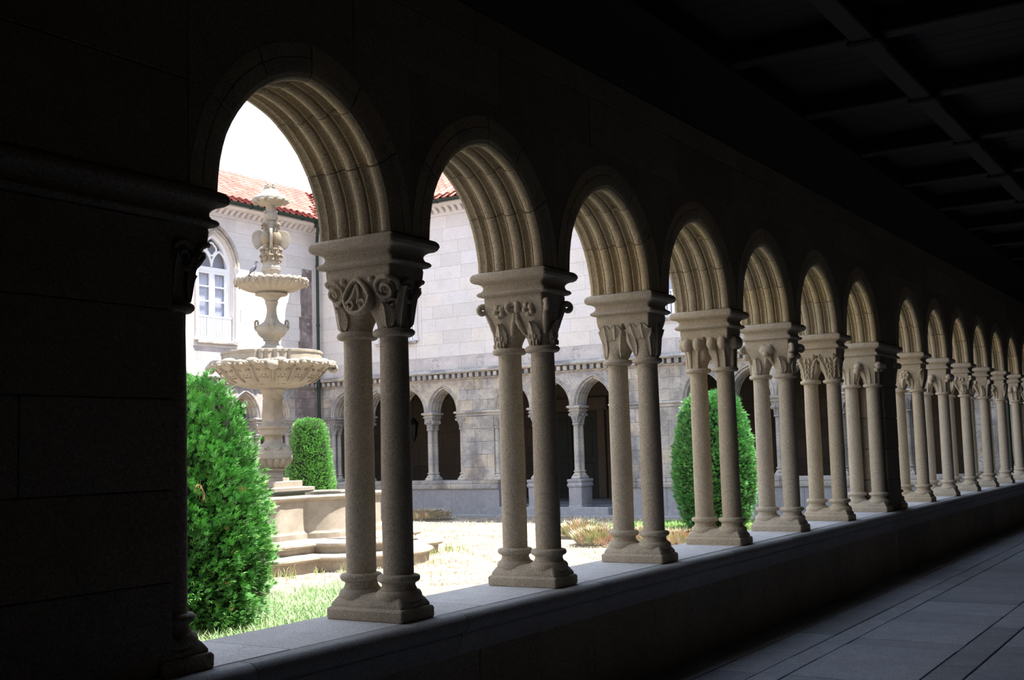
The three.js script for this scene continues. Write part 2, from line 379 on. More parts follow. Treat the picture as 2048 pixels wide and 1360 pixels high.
const shaftGeo = (() => fin(lathe([[0.081, 0.225], [0.081, 0.24], [0.0815, 0.5], [0.081, 0.8], [0.079, 1.1], [0.0765, 1.4], [0.076, 1.49]], 32), 0.8, 0.0012, 7, 3))();
const abacusProf = [[-0.03, 0], [0, 0.002], [0.022, 0.006], [0.033, 0.014], [0.035, 0.024], [0.028, 0.034], [0.012, 0.042], [0.005, 0.054], [0.004, 0.068], [0.01, 0.08], [0.026, 0.09], [0.05, 0.096], [0.062, 0.106], [0.067, 0.122], [0.064, 0.14], [0.052, 0.154], [0.03, 0.163], [-0.02, 0.165]];
const abacusGeo = (hx, hz, cx = 0, seed = 0) => fin(ringsGeo(abacusProf.map(([d, y]) => rectRing(hx + d, hz + d, CAPT + y, 0.016, 3, cx, 0))), 0.55, 0.002, 10, seed);
const abacusShort = abacusGeo(0.148, 0.224);
// the bell: a circle at the astragal that opens to half of the capital's rectangle
function bell(side, a, t) { // side +1 / -1 along z; a: angle; t: 0..1 height
  const w = smooth(0, 1, Math.pow(t, 1.6)), r = lerp(0.084, 0.1, t * t), c = cos(a), q0 = sin(a), inner = q0 * side < 0;
  const cz = side * lerp(ZS, 0.11, w), wi = smooth(0.05, 0.56, t) * -q0 * side, W = inner ? Math.max(w, wi) : w;
  const hx = lerp(0.1, 0.146, w), hz = inner ? Math.abs(cz) + 0.002 : lerp(0.1, 0.112, w);
  const k = 1 / Math.max(Math.abs(c) / hx, Math.abs(q0) / hz), q = lerp(r, Math.min(k, 0.19), W * 0.97);
  return V(q * c, lerp(1.512, 1.8, t), cz + q * q0);
}
function bellNormal(side, a, t) { const e = 0.01, p = bell(side, a, t), u = bell(side, a + e, t).sub(p), v = bell(side, a, t + e).sub(p); return v.cross(u).normalize(); }
const bellGeo = (() => {
  const rings = (s) => { const o = []; for (let i = 0; i <= 12; i++) o.push(Array.from({ length: 40 }, (_, j) => bell(s, (j / 40) * 2 * PI, i / 12))); return ringsGeo(o); };
  const slab = ringsGeo([[-0.004, 1.785], [0.0, 1.8], [0.003, 1.835], [0.0, CAPT + 0.004]].map(([d, y]) => rectRing(0.147 + d, 0.222 + d, y, 0.014, 3)));
  const ring = (s) => { const p = []; for (let k = 0; k <= 9; k++) { const a = -PI / 2 + (k / 9) * PI; p.push([0.09 + 0.023 * cos(a), 1.5 + 0.021 * sin(a)]); } p.unshift([0.078, 1.478]); p.push([0.082, 1.522]); return lathe(p, 28, null, 0, s * ZS); };
  return fin(join([rings(1), rings(-1), slab, ring(1), ring(-1)]), 0.7, 0.0018, 13, 5);
})();
// a leaf that lies on the bell: centred on angle a0, from height t0 to t1
function leafGeo(side, a0, t0, t1, width, { thick = 0.014, curl = 0, rib = true, lean = 0, notch = 0 } = {}) {
  const nu = 8, nv = 10, rings = [];
  for (let j = 0; j <= nv; j++) {
    const v = j / nv, w = width * Math.pow(sin(PI * clamp(0.06 + 0.9 * Math.pow(v, 0.8))), 0.75) * (1 - notch * Math.abs(sin(v * PI * 5))), row = [];
    for (let i = 0; i <= nu; i++) {
      const u = [-1, -0.97, -0.7, -0.35, 0, 0.35, 0.7, 0.97, 1][i], a = a0 + lean * v + u * w, t = lerp(t0, t1, v);
      const p = bell(side, a, clamp(t)), n = bellNormal(side, a, clamp(t, 0.02, 0.95));
      const h = (Math.abs(u) === 1 || j === 0 ? -0.004 : thick * (1 - 0.45 * u * u) * (0.55 + 0.45 * sin(PI * v))) + (rib && Math.abs(u) < 1 ? -0.004 * (1 - Math.abs(Math.abs(u) - 0.35) * 3) : 0) + (rib ? 0.006 * Math.max(0, 1 - Math.abs(u) * 6) : 0) + curl * Math.pow(v, 4) * (1 - 0.4 * u * u);
      row.push(p.addScaledVector(n, h));
    }
    rings.push(row);
  }
  const top = ringsGeo(rings, { closeU: false, capA: false, capB: false });
  return top;
}
function scrollGeo(side, a0, tc, size, dir, r = 0.009, turns = 1.6) { // a spiral that lies on the bell
  const pts = [];
  for (let i = 0; i <= 26; i++) { const q = i / 26, th = q * turns * 2 * PI, rad = size * (1 - 0.8 * q); const a = a0 + dir * cos(th) * rad / 0.13, t = tc + sin(th) * rad / 0.288; pts.push(bell(side, a, clamp(t, 0.02, 0.98)).addScaledVector(bellNormal(side, a, clamp(t, 0.02, 0.95)), r * 0.5 + 0.012 * q)); }
  return tube(pts, r, 44, 6, false, (q) => 1 - 0.35 * q);
}
const bump = (side, a, t, r, out = 0.012, sy = 1) => { const p = bell(side, a, t).addScaledVector(bellNormal(side, a, clamp(t, 0.02, 0.95)), out); return ball(r, p.x, p.y, p.z, 1, sy, 1, 12, 9); };
function hook(s, a, t1, size, r, t0 = 0.02) { // stem up the bell whose tip curls outwards
  const p = []; for (let i = 0; i <= 5; i++) { const t = lerp(t0, t1, i / 5); p.push(bell(s, a, t).addScaledVector(bellNormal(s, a, clamp(t, 0.02, 0.95)), 0.006)); }
  const n = V(cos(a), 0, sin(a)), c = bell(s, a, t1).addScaledVector(n, size + 0.006); c.y += 0.01;
  for (let i = 1; i <= 16; i++) { const q = i / 16, f = q * 6.2, w = size * (1 - 0.62 * q); p.push(c.clone().addScaledVector(n, -w * cos(f)).add(V(0, w * sin(f), 0))); }
  return tube(p, r, 46, 8, false, (q) => (q < 0.15 ? 0.7 + 2 * q : 1 + 0.25 * sin(PI * q)));
}
const QUARTERS = [0, PI / 2, PI, -PI / 2];
const orn = (list) => fin(join(list), 0.9);
// each style: list of [name, geometry]
const STYLES = {};
function styleOf(k) {
  if (STYLES[k]) return STYLES[k];
  const L = [], both = (f) => { for (const s of [1, -1]) f(s); };
  if (k === 'scroll') {
    both((s) => {
      for (const a of [0, PI]) { const m = s * (a ? -1 : 1); L.push(['scroll', orn([scrollGeo(s, a + m * 0.42, 0.74, 0.07, m, 0.015)])], ['leaf', orn([leafGeo(s, a + m * 0.3, 0.02, 0.52, 0.5, { thick: 0.026, curl: 0.03 })])], ['scroll', orn([scrollGeo(s, a + m * 0.5, 0.3, 0.05, -m, 0.012, 1.3)])], ['bead', orn([bump(s, a - m * 0.1, 0.93, 0.02, 0.004)])]); }
      L.push(['scroll', orn([scrollGeo(s, s * PI / 2, 0.68, 0.075, 1, 0.016)])]);
      for (const q of [0.5, -0.5]) L.push(['leaf', orn([leafGeo(s, s * PI / 2 + q, 0.03, 0.8, 0.32, { thick: 0.026, curl: 0.035 })])], ['scroll', orn([scrollGeo(s, s * PI / 2 + q * 1.7, 0.42, 0.05, q > 0 ? 1 : -1, 0.012, 1.3)])]);
    });
    for (const sx of [1, -1]) { // the pointed medallion between the two bells
      const loop = [], x = sx * 0.152; for (let i = 0; i < 24; i++) { const a = (i / 24) * 2 * PI; loop.push(V(x + sx * 0.004, 1.692 + 0.088 * cos(a) * (cos(a) > 0 ? 1.05 : 0.95), 0.084 * sin(a) * (1 - 0.4 * Math.max(0, cos(a))))); }
      const back = bare(ringsGeo([[0, 1.6], [0.06, 1.62], [0.082, 1.68], [0.06, 1.75], [0, 1.79]].map(([w, y]) => [V(sx * 0.1, y, -w), V(sx * 0.1, y, w), V(sx * 0.142, y, w), V(sx * 0.142, y, -w)])).toNonIndexed());
      L.push(['medallion', orn([tube(loop, 0.0125, 60, 7, true), back])]);
      const spiral = (z, m) => { const p = [V(x, 1.76, 0), V(x + sx * 0.006, 1.7, z * 0.5)]; for (let i = 0; i < 16; i++) { const t = i / 15, a = PI / 2 - m * (-1.2 + t * 6.5), q = 0.03 * (1 - 0.7 * t); p.push(V(x + sx * 0.008, 1.645 + q * sin(a), z + m * q * cos(a))); } return tube(p, 0.009, 44, 6); };
      L.push(['scroll', orn([spiral(-0.04, -1)])], ['scroll', orn([spiral(0.04, 1)])]);
    }
  } else if (k === 'curl') {
    both((s) => { for (const a of [...QUARTERS.filter((q) => Math.abs(sin(q) + s) > 0.5)]) { L.push(['leaf', orn([leafGeo(s, a, 0.0, 0.6, 0.5, { thick: 0.024, curl: 0.03, notch: 0.12 }), ...[-0.22, 0, 0.22].flatMap((d) => [0.1, 0.25].map((t) => bump(s, a + d + (t > 0.2 ? 0.1 : 0), t, 0.009, 0.02, 2)))])]); } for (const a of [PI / 4, -PI / 4, 3 * PI / 4, -3 * PI / 4]) { L.push(['crocket', orn([hook(s, a, 0.86, 0.033, 0.017, 0.3)])]); } for (const a of [0, PI]) L.push(['rosette', orn([0, 1, 2, 3, 4].map((i) => bump(s, a + 0.2 * cos(i * 1.257), 0.84 + 0.09 * sin(i * 1.257), 0.022, 0.002)))]); });
  } else if (k === 'lance') {
    both((s) => { for (const a of [0, PI]) for (const [d, w, t0, t1] of [[0.78, 0.4, 0.05, 0.8], [-0.78, 0.4, 0.05, 0.8], [0.34, 0.44, 0.5, 0.93], [-0.34, 0.44, 0.5, 0.93]]) L.push(['leaf', orn([leafGeo(s, a + d, t0, t1, w, { thick: 0.015, lean: -d * 0.1 })])]); for (const d of [-0.3, 0.3]) L.push(['leaf', orn([leafGeo(s, s * PI / 2 + d, 0.02, 0.92, 0.3, { thick: 0.022 })])]); });
  } else if (k === 'head') {
    both((s) => { for (let i = 0; i < 8; i++) { const a = (i / 8) * 2 * PI + PI / 8; if (sin(a) * s < -0.8) continue; L.push(['crocket', orn([bump(s, a, 0.76, 0.046, 0.016, 1.3), tube([0.02, 0.2, 0.4, 0.6, 0.72].map((t) => bell(s, a, t).addScaledVector(bellNormal(s, a, t), 0.003)), 0.017, 12, 6), bump(s, a, 0.72, 0.014, 0.05)])]); } });
  } else if (k === 'chevron') {
    both((s) => { for (const a of QUARTERS.filter((q) => Math.abs(sin(q) + s) > 0.5)) L.push(['leaf', orn([leafGeo(s, a, 0, 0.66, 0.48, { thick: 0.02, curl: 0.045 }), ...[0.06, 0.16, 0.26, 0.36].flatMap((t) => [tube([bell(s, a - 0.2, t + 0.06), bell(s, a, t), bell(s, a + 0.2, t + 0.06)].map((p, i) => p.addScaledVector(bellNormal(s, a, t), 0.019)), 0.004, 6, 5)])])]); for (const a of [PI / 4, -PI / 4, 3 * PI / 4, -3 * PI / 4]) L.push(['crocket', orn([hook(s, a, 0.84, 0.036, 0.02, 0.4), bump(s, a, 0.66, 0.03, 0.03)])]); });
    for (const x of [1, -1]) L.push(['crocket', orn([ball(0.05, x * 0.15, 1.755, 0, 1, 1, 1.5), ball(0.036, x * 0.168, 1.72, 0)])]);
  } else if (k === 'branch') {
    both((s) => { for (const a of [0, PI, s * PI / 2]) for (const b of [-0.4, 0.4]) { const list = [tube([0.02, 0.3, 0.6, 0.88].map((t) => bell(s, a + b * (0.7 + 0.5 * t), t).addScaledVector(bellNormal(s, a + b, t), 0.003)), 0.005, 14, 5)]; for (const t of [0.08, 0.26, 0.44, 0.62]) for (const e of [-1, 1]) list.push(leafGeo(s, a + b * (0.7 + 0.5 * t) + e * 0.11, t, t + 0.24, 0.11, { thick: 0.019, lean: e * 0.18, rib: false })); list.push(leafGeo(s, a + b * 1.25, 0.78, 0.99, 0.09, { thick: 0.014 })); L.push(['leaf_branch', orn(list)]); } });
  } else if (k === 'ball') {
    both((s) => { for (let i = 0; i < 10; i++) { const a = (i / 10) * 2 * PI; L.push(['flute', orn([tube([0.0, 0.25, 0.5, 0.7].map((t) => bell(s, a, t).addScaledVector(bellNormal(s, a, t), 0.002)), 0.0095, 12, 6)])]); } for (const a of [PI / 4, -PI / 4, 3 * PI / 4, -3 * PI / 4, s * PI / 2]) L.push(['crocket', orn([bump(s, a, 0.8, 0.044, 0.024), bump(s, a + 0.06, 0.62, 0.028, 0.02)])]); });
    for (const x of [1, -1]) L.push(['crocket', orn([ball(0.044, x * 0.155, 1.735, 0.01), ball(0.034, x * 0.155, 1.675, -0.005)])]);
  } else if (k === 'flower') {
    both((s) => { for (const a of [PI / 4, -PI / 4, 3 * PI / 4, -3 * PI / 4]) L.push(['leaf', orn([leafGeo(s, a, 0, 0.97, 0.46, { thick: 0.026, curl: 0.01 }), leafGeo(s, a, 0.1, 0.9, 0.16, { thick: 0.042 })])]); });
    for (const x of [1, -1]) { const p = []; for (let i = 0; i < 7; i++) { const a = (i / 7) * 2 * PI; p.push(ball(0.026, x * 0.15, 1.71 + 0.042 * sin(a), 0.042 * cos(a), 0.8, 1, 1)); } p.push(ball(0.026, x * 0.156, 1.71, 0)); L.push(['flower', orn(p)]); }
  } else { // volute
    both((s) => { for (const a of [PI / 4, -PI / 4, 3 * PI / 4, -3 * PI / 4]) L.push(['crocket', orn([hook(s, a, 0.82, 0.032, 0.018, 0.1)])]); for (const a of QUARTERS.filter((q) => Math.abs(sin(q) + s) > 0.5)) L.push(['leaf', orn([leafGeo(s, a, 0, 0.7, 0.34, { thick: 0.022, curl: 0.03 })])]); for (let i = 0; i < 4; i++) L.push(['flute', orn([tube([0.0, 0.3, 0.55, 0.75].map((t) => bell(s, PI / 4 + i * PI / 2, t)), 0.012, 12, 6)])]); });
  }
  return (STYLES[k] = L);
}
function capital(parent, style, mat) { const c = part('capital', bellGeo, mat, parent); for (const [n, g] of styleOf(style)) part(n, g, mat, c); return c; }
function pairOf(parent, style, mat, dx = 0) {
  const mv = (o) => { o.position.x = dx; return o; };
  mv(part('base', baseGeo, mat, parent));
  for (const s of [1, -1]) { const o = mv(part('shaft', shaftGeo, mat, parent)); o.position.z = s * ZS; o.rotation.y = dx + s; }
  mv(capital(parent, style, mat));
}
function twinColumn(label, pos, turn, style, mat, group) { const t = thing('twin_column', label, 'column', pos, turn, group); t.userData.kind = 'thing'; pairOf(t, style, mat); part('abacus', abacusShort, mat, t); return t; }
// a pier of coursed stone with a pair of shafts at either end (local x along the wall from 0 to L)
function pier(label, pos, turn, L, { left = 'ball', right = 'volute', mat = M.granite, mats = M.walk, x0 = 0, x1 = L, rows = 5, len = 0.6, bandL = x0, bandR = x1 } = {}) {
  const t = thing('stone_pier', label, 'pier', pos, turn, undefined); t.userData.kind = 'structure';
  if (left) pairOf(t, left, mat, 0);
  if (right) pairOf(t, right, mat, L);
  blocks(t, { u0: left ? 0.06 : x0, u1: right ? L - 0.06 : x1, y0: 0.001, y1: CAPT, rowH: CAPT / rows, len, d0: -0.235, d1: 0.235, mats, name: 'pier_block' });
  const a = left ? -0.148 : x0, b = right ? L + 0.148 : x1;
  part('abacus', abacusGeo((b - a) / 2, 0.224, (a + b) / 2, L), mat, t);
  return t;
}

// ================================================================ OUR WALK
const H0 = (STEP - 0.365) / 2, RISE = 0.645; // clear half span and rise of the near arches
const cols = []; for (let i = 1; i <= 6; i++) cols.push(X1 + (i - 1) * STEP);
const X7 = X1 + 6 * STEP, X8 = X7 + 2.228; // pier from X7 to X7 + 0.69
for (let i = 0; i < 6; i++) cols.push(X8 + i * STEP);
const X14 = X8 + 6 * STEP;
const arcade = structure('wall_arcade');
{
  const arches = [];
  const x0 = X1 - STEP;
  for (let i = 0; i < 7; i++) arches.push(x0 + (i + 0.5) * STEP);
  for (let i = 0; i < 7; i++) arches.push(X8 - STEP + (i + 0.5) * STEP);
  for (const u of arches) { arch(arcade, u, 0, SPR, H0, RISE, M.arch); spandrel(arcade, u, STEP / 2, H0, RISE, SPR, 3.66, -0.26, 0.26, pick(M.walk)); }
  // masonry over the piers
  const over = (a, b) => blocks(arcade, { u0: a, u1: b, y0: SPR, y1: 3.66, rowH: 0.455, len: 0.8, d0: -0.26, d1: 0.26, mats: M.walk, uneven: 0.002 });
  over(X7, X8 - STEP); over(-3.2, x0); over(X14, X14 + 1.9);
  blocks(arcade, { u0: -3.2, u1: X14 + 1.9, y0: 3.66, y1: 4.01, rowH: 0.35, len: 1.25, d0: -0.26, d1: 0.26, mats: M.walk, uneven: 0.002 });
  blocks(arcade, { u0: -3.2, u1: X14 + 1.9, y0: 4.01, y1: WALLTOP, rowH: 0.19, len: 1.5, d0: -0.26, d1: 0.26, mats: M.walk, uneven: 0.002 });
  part('upper_wall', chamferBox(-3.2, 33.5, WALLTOP, 8.9, -0.3, 0.2, 0.01), M.pale[0], arcade);
  sill(arcade, 1.4, X14 + 1.9, {});
  part('corner_wall', chamferBox(-3.2, 1.5, -0.4, SPR, -0.26, 0.25, 0.01), M.walk[2], arcade);
}
const CAPTEXT = { scroll: 'carved scrolls and a pointed medallion', curl: 'curled crockets over latticed leaves', lance: 'plain lance shaped leaves', head: 'fluted stems ending in round heads', chevron: 'big knobs over chevron leaves', branch: 'leafy branches', ball: 'fluting and balls', flower: 'an open flower between long leaves', volute: 'curled volutes' };
const ordinal = ['first', 'second', 'third', 'fourth', 'fifth', 'sixth'];
['scroll', 'curl', 'lance', 'head', 'chevron', 'branch'].forEach((s, i) => twinColumn(`${ordinal[i]} twin column from the dark left pier, capital with ${CAPTEXT[s]}`, [cols[i], SILL, 0], 0, s, M.gran[[2, 0, 0, 1, 3, 1][i]], 'twin columns of the near arcade before the middle pier'));
['flower', 'ball', 'curl', 'volute', 'flower', 'head'].forEach((s, i) => twinColumn(`${ordinal[i]} twin column beyond the middle pier, capital with ${CAPTEXT[s]}`, [cols[6 + i], SILL, 0], 0, s, M.gran[[1, 3, 0, 2, 0, 3][i]], 'twin columns of the near arcade beyond the middle pier'));
pier('dark coursed stone pier with one engaged shaft, left of the first arch', [X1 - STEP - 1.7, SILL, 0], 0, 1.7, { left: null, right: 'scroll', mat: M.walk[1], x0: -0.12, rows: 5, len: 0.9 });
pier('middle stone pier of the near arcade with paired shafts and ball capitals', [X7, SILL, 0], 0, 0.69, { left: 'ball', right: 'volute', mat: M.gran[0], rows: 5 });
pier('last stone pier of the near arcade, in the far court corner', [X14, SILL, 0], 0, 1.9, { left: 'curl', right: null, mat: M.gran[3], rows: 5 });

{ // floor of the walk
  const fl = structure('floor');
  part('floor_bed', chamferBox(-3.2, 33.5, -0.4, -0.03, 0.2, 5.2, 0.01), M.walk[2], fl);
  const slab = (a, b, c, d) => part('floor_slab', chamferBox(a + 0.0035, b - 0.0035, -0.06, rr(-0.003, 0.002), c + 0.0035, d - 0.0035, 0.005), pick(M.floor), fl);
  const zb = [[0.26, 0.6], [0.6, 0.93], [0.93, 1.13], [1.97, 2.22], [3.08, 3.32], [4.2, 4.6], [4.6, 4.9]];
  zb.forEach(([c, d], i) => { for (let x = -3 + i * 0.37; x < 32;) { const e = x + rr(1.1, 1.9); slab(x, e, c, d); x = e; } });
  for (let k = -3; k < 9; k++) { // panels of two or three slabs between the cross strips
    const a = 9.6 + k * 2.72, b = a + 2.4;
    [[1.13, 1.97], [2.22, 3.08], [3.32, 4.2]].forEach(([c, d], j) => {
      const s = j === 1 ? 0 : -0.06, m1 = a + 2.4 * rr(0.36, 0.44), m2 = a + 2.4 * rr(0.62, 0.7);
      slab(b + s, b + 0.32 + s, c, d);
      slab(a + s, m1, c, d); if ((k + j) % 2) { slab(m1, b + s, c, d); } else { slab(m1, m2, c, d); slab(m2, b + s, c, d); }
    });
  }
}
{ // dark timber ceiling
  const ce = structure('ceiling');
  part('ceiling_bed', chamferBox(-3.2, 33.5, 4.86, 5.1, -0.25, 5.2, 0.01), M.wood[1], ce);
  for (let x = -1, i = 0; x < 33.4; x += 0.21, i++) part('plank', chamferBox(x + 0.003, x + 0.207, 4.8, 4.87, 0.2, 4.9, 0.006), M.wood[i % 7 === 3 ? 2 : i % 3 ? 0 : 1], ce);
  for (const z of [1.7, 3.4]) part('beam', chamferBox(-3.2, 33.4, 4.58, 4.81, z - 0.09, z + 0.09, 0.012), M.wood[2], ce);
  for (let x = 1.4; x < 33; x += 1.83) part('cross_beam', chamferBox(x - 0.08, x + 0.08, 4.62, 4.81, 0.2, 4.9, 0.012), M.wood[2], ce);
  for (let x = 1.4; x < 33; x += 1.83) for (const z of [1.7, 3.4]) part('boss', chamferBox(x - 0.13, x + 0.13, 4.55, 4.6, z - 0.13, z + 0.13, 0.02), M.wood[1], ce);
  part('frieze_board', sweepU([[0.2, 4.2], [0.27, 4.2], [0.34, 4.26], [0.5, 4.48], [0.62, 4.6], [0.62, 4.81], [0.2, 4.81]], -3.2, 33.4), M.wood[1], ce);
}
{ // back wall and ends of the walk, outside the picture
  const w = structure('wall_back'); part('wall_face', chamferBox(-3.4, 33.5, -0.4, 5.1, 4.9, 5.4, 0.01), M.plaster, w);
  const a = structure('wall_near'); part('wall_face', chamferBox(-3.6, -3.2, -0.4, 9, -24, 5.4, 0.01), M.plaster, a);
  const b = structure('wall_walk_end'); part('wall_face', chamferBox(33, 33.5, -0.4, 9, -24, 5.4, 0.01), M.plaster, b);
}

// ================================================================ THE COURT
const GR = (() => { // dry grass and bare sandy earth
  const S = 1024, big = fbm(S, 6, 301, 4), fi = tileNoise(S, 341, 305), f2 = tileNoise(S, S / 8, 309), md = fbm(S, 24, 311, 3);
  const map = texture(S, (i) => { const k = smooth(0.4, 0.62, big[i] * 0.55 + md[i] * 0.45), g = 0.87 + 0.5 * (fi[i] - 0.5) + 0.4 * (f2[i] - 0.5), gr = smooth(0.6, 0.75, big[(i * 7 + 331) % (S * S)] * 0.4 + md[i] * 0.6) * 0.35; return [lerp(lerp(0.71, 0.58, k), 0.47, gr) * g, lerp(lerp(0.66, 0.52, k), 0.5, gr) * g, lerp(lerp(0.6, 0.46, k), 0.34, gr) * g]; }, true);
  const b = texture(S, (i) => { const v = 0.5 * fi[i] + 0.3 * f2[i] + 0.2 * md[i]; return [v, v, v]; }, false);
  map.repeat.set(0.4, 0.4); b.repeat.set(0.4, 0.4);
  return new THREE.MeshStandardMaterial({ map, bumpMap: b, bumpScale: 0.004, roughness: 1 });
})();
const groundY = (x, z) => GROUND + 0.02 * N3(x * 0.5, z * 0.5, 3) + 0.008 * N3(x * 2, z * 2, 9);
{
  const g = structure('ground'), q = new THREE.PlaneGeometry(26, 22, 130, 110); q.rotateX(-PI / 2); q.translate(15.5, 0, -10.6);
  const p = q.attributes.position; for (let i = 0; i < p.count; i++) p.setY(i, groundY(p.getX(i), p.getZ(i)));
  q.computeVertexNormals();
  const uv = q.attributes.uv; for (let i = 0; i < p.count; i++) uv.setXY(i, p.getX(i), p.getZ(i));
  part('earth', q, GR, g);
  for (let z = -21; z < -0.6; z += 1.4) part('paving_strip', chamferBox(27.1, 27.6, GROUND - 0.1, GROUND + 0.035, z + 0.004, z + 1.396, 0.01), pick(M.dado), g);
}

// ---- one far side of the cloister: a low arcade, an upper wall of squared stone, cornices
function lowArcade(name, F, { u0, u1, groups, noSill = [] }) {
  const w = structure(name, F.pos, F.turn), zc = -0.26;
  let all = [];
  for (const us of groups) {
    for (let i = 0; i < us.length - 1; i++) {
      const half = (us[i + 1] - us[i]) / 2, c = (us[i] + us[i + 1]) / 2, h = half - 0.146, rise = Math.min(0.72, h * 0.6 + 0.385);
      arch(w, c, zc, SPR, h, rise, M.weather, true, 0.8);
      spandrel(w, c, half, h, rise, SPR, 3.67, -0.52, 0, pick(M.weather), 0.8);
    }
    all.push([us[0], us[us.length - 1]]);
  }
  let e = u0;
  for (const [a, b] of [...all, [u1, u1]]) { if (a - e > 0.05) blocks(w, { u0: e, u1: a, y0: SPR, y1: 3.67, rowH: 0.31, len: 0.55, d0: -0.52, d1: 0, mats: M.weather, uneven: 0.006 }); e = b; }
  // cornice: dentils, drip course
  const course = [[-0.4, 3.67], [0.03, 3.67], [0.04, 3.69], [0.03, 3.722], [-0.4, 3.722]];
  part('string_course', sweepU(course, u0, u1), M.weather[2], w);
  for (let u = u0 + 0.1; u < u1; u += 0.21) part('dentil', chamferBox(u - 0.062, u + 0.062, 3.72, 3.85 + 0.003, -0.1, 0.11 + rr(-0.01, 0.01), 0.008), pick(M.weather), w);
  part('dentil_backing', chamferBox(u0, u1, 3.67, 3.86, -0.4, -0.03, 0.004), M.weather[1], w);
  for (let u = u0; u < u1 - 0.05;) { let q = Math.min(u1, u + rr(0.9, 1.5)); if (u1 - q < 0.4) q = u1; part('drip_stone', erode(sweepU([[-0.35, 3.855], [0.1, 3.855], [0.15, 3.875], [0.16, 3.91], [0.12, 3.945], [0.0, 4.0], [-0.35, 4.02]], u + 0.003, q - 0.003), 0.006, 4, u), pick(M.weather), w); u = q; }
  // sills where the arches have them
  let s = u0;
  for (const [a, b] of [...noSill, [u1, u1]]) { if (a - s > 0.1) sillFar(w, s, a); s = b; }
  return w;
}
function sillFar(w, a, b) {
  for (let u = a; u < b - 0.05;) { let e = u + rr(0.6, 0.95); if (b - e < 0.4) e = b; part('sill_slab', chamferBox(u + 0.003, e - 0.003, SILL - 0.1, SILL + rr(-0.003, 0.003), -0.6, 0.07, 0.012), pick(M.weather), w); part('sill_moulding', erode(sweepU([[-0.1, SILL - 0.1], [0.05, SILL - 0.1], [0.075, SILL - 0.115], [0.08, SILL - 0.2], [0.06, SILL - 0.245], [0.02, SILL - 0.255], [-0.1, SILL - 0.255]], u + 0.004, e - 0.004), 0.003, 4, u), pick(M.weather), w); u = e; }
  for (let u = a; u < b - 0.05;) { let e = u + rr(1, 1.6); if (b - e < 0.5) e = b; part('dado_block', chamferBox(u + 0.002, e - 0.002, GROUND - 0.1, SILL - 0.25, -0.5, 0.02, 0.006), pick(M.dado), w); u = e; }
}
const winShape = (w, y0, spring, apex, Shape = THREE.Shape) => { // pointed opening
  const h = w / 2, r = apex - spring, Rr = (r * r + h * h) / (2 * h), cx = Rr - h, top = Math.acos(cx / Rr), s = new Shape();
  s.moveTo(-h, y0); s.lineTo(h, y0); s.lineTo(h, spring);
  for (let i = 1; i <= 12; i++) { const a = top * i / 12; s.lineTo(Rr * cos(a) - cx, spring + Rr * sin(a)); }
  for (let i = 11; i >= 0; i--) { const a = top * i / 12; s.lineTo(-(Rr * cos(a) - cx), spring + Rr * sin(a)); }
  s.lineTo(-h, y0);
  return s;
};
const WIN = { w: 1.34, y0: 4.92, spring: 7.12, apex: 8.12 };
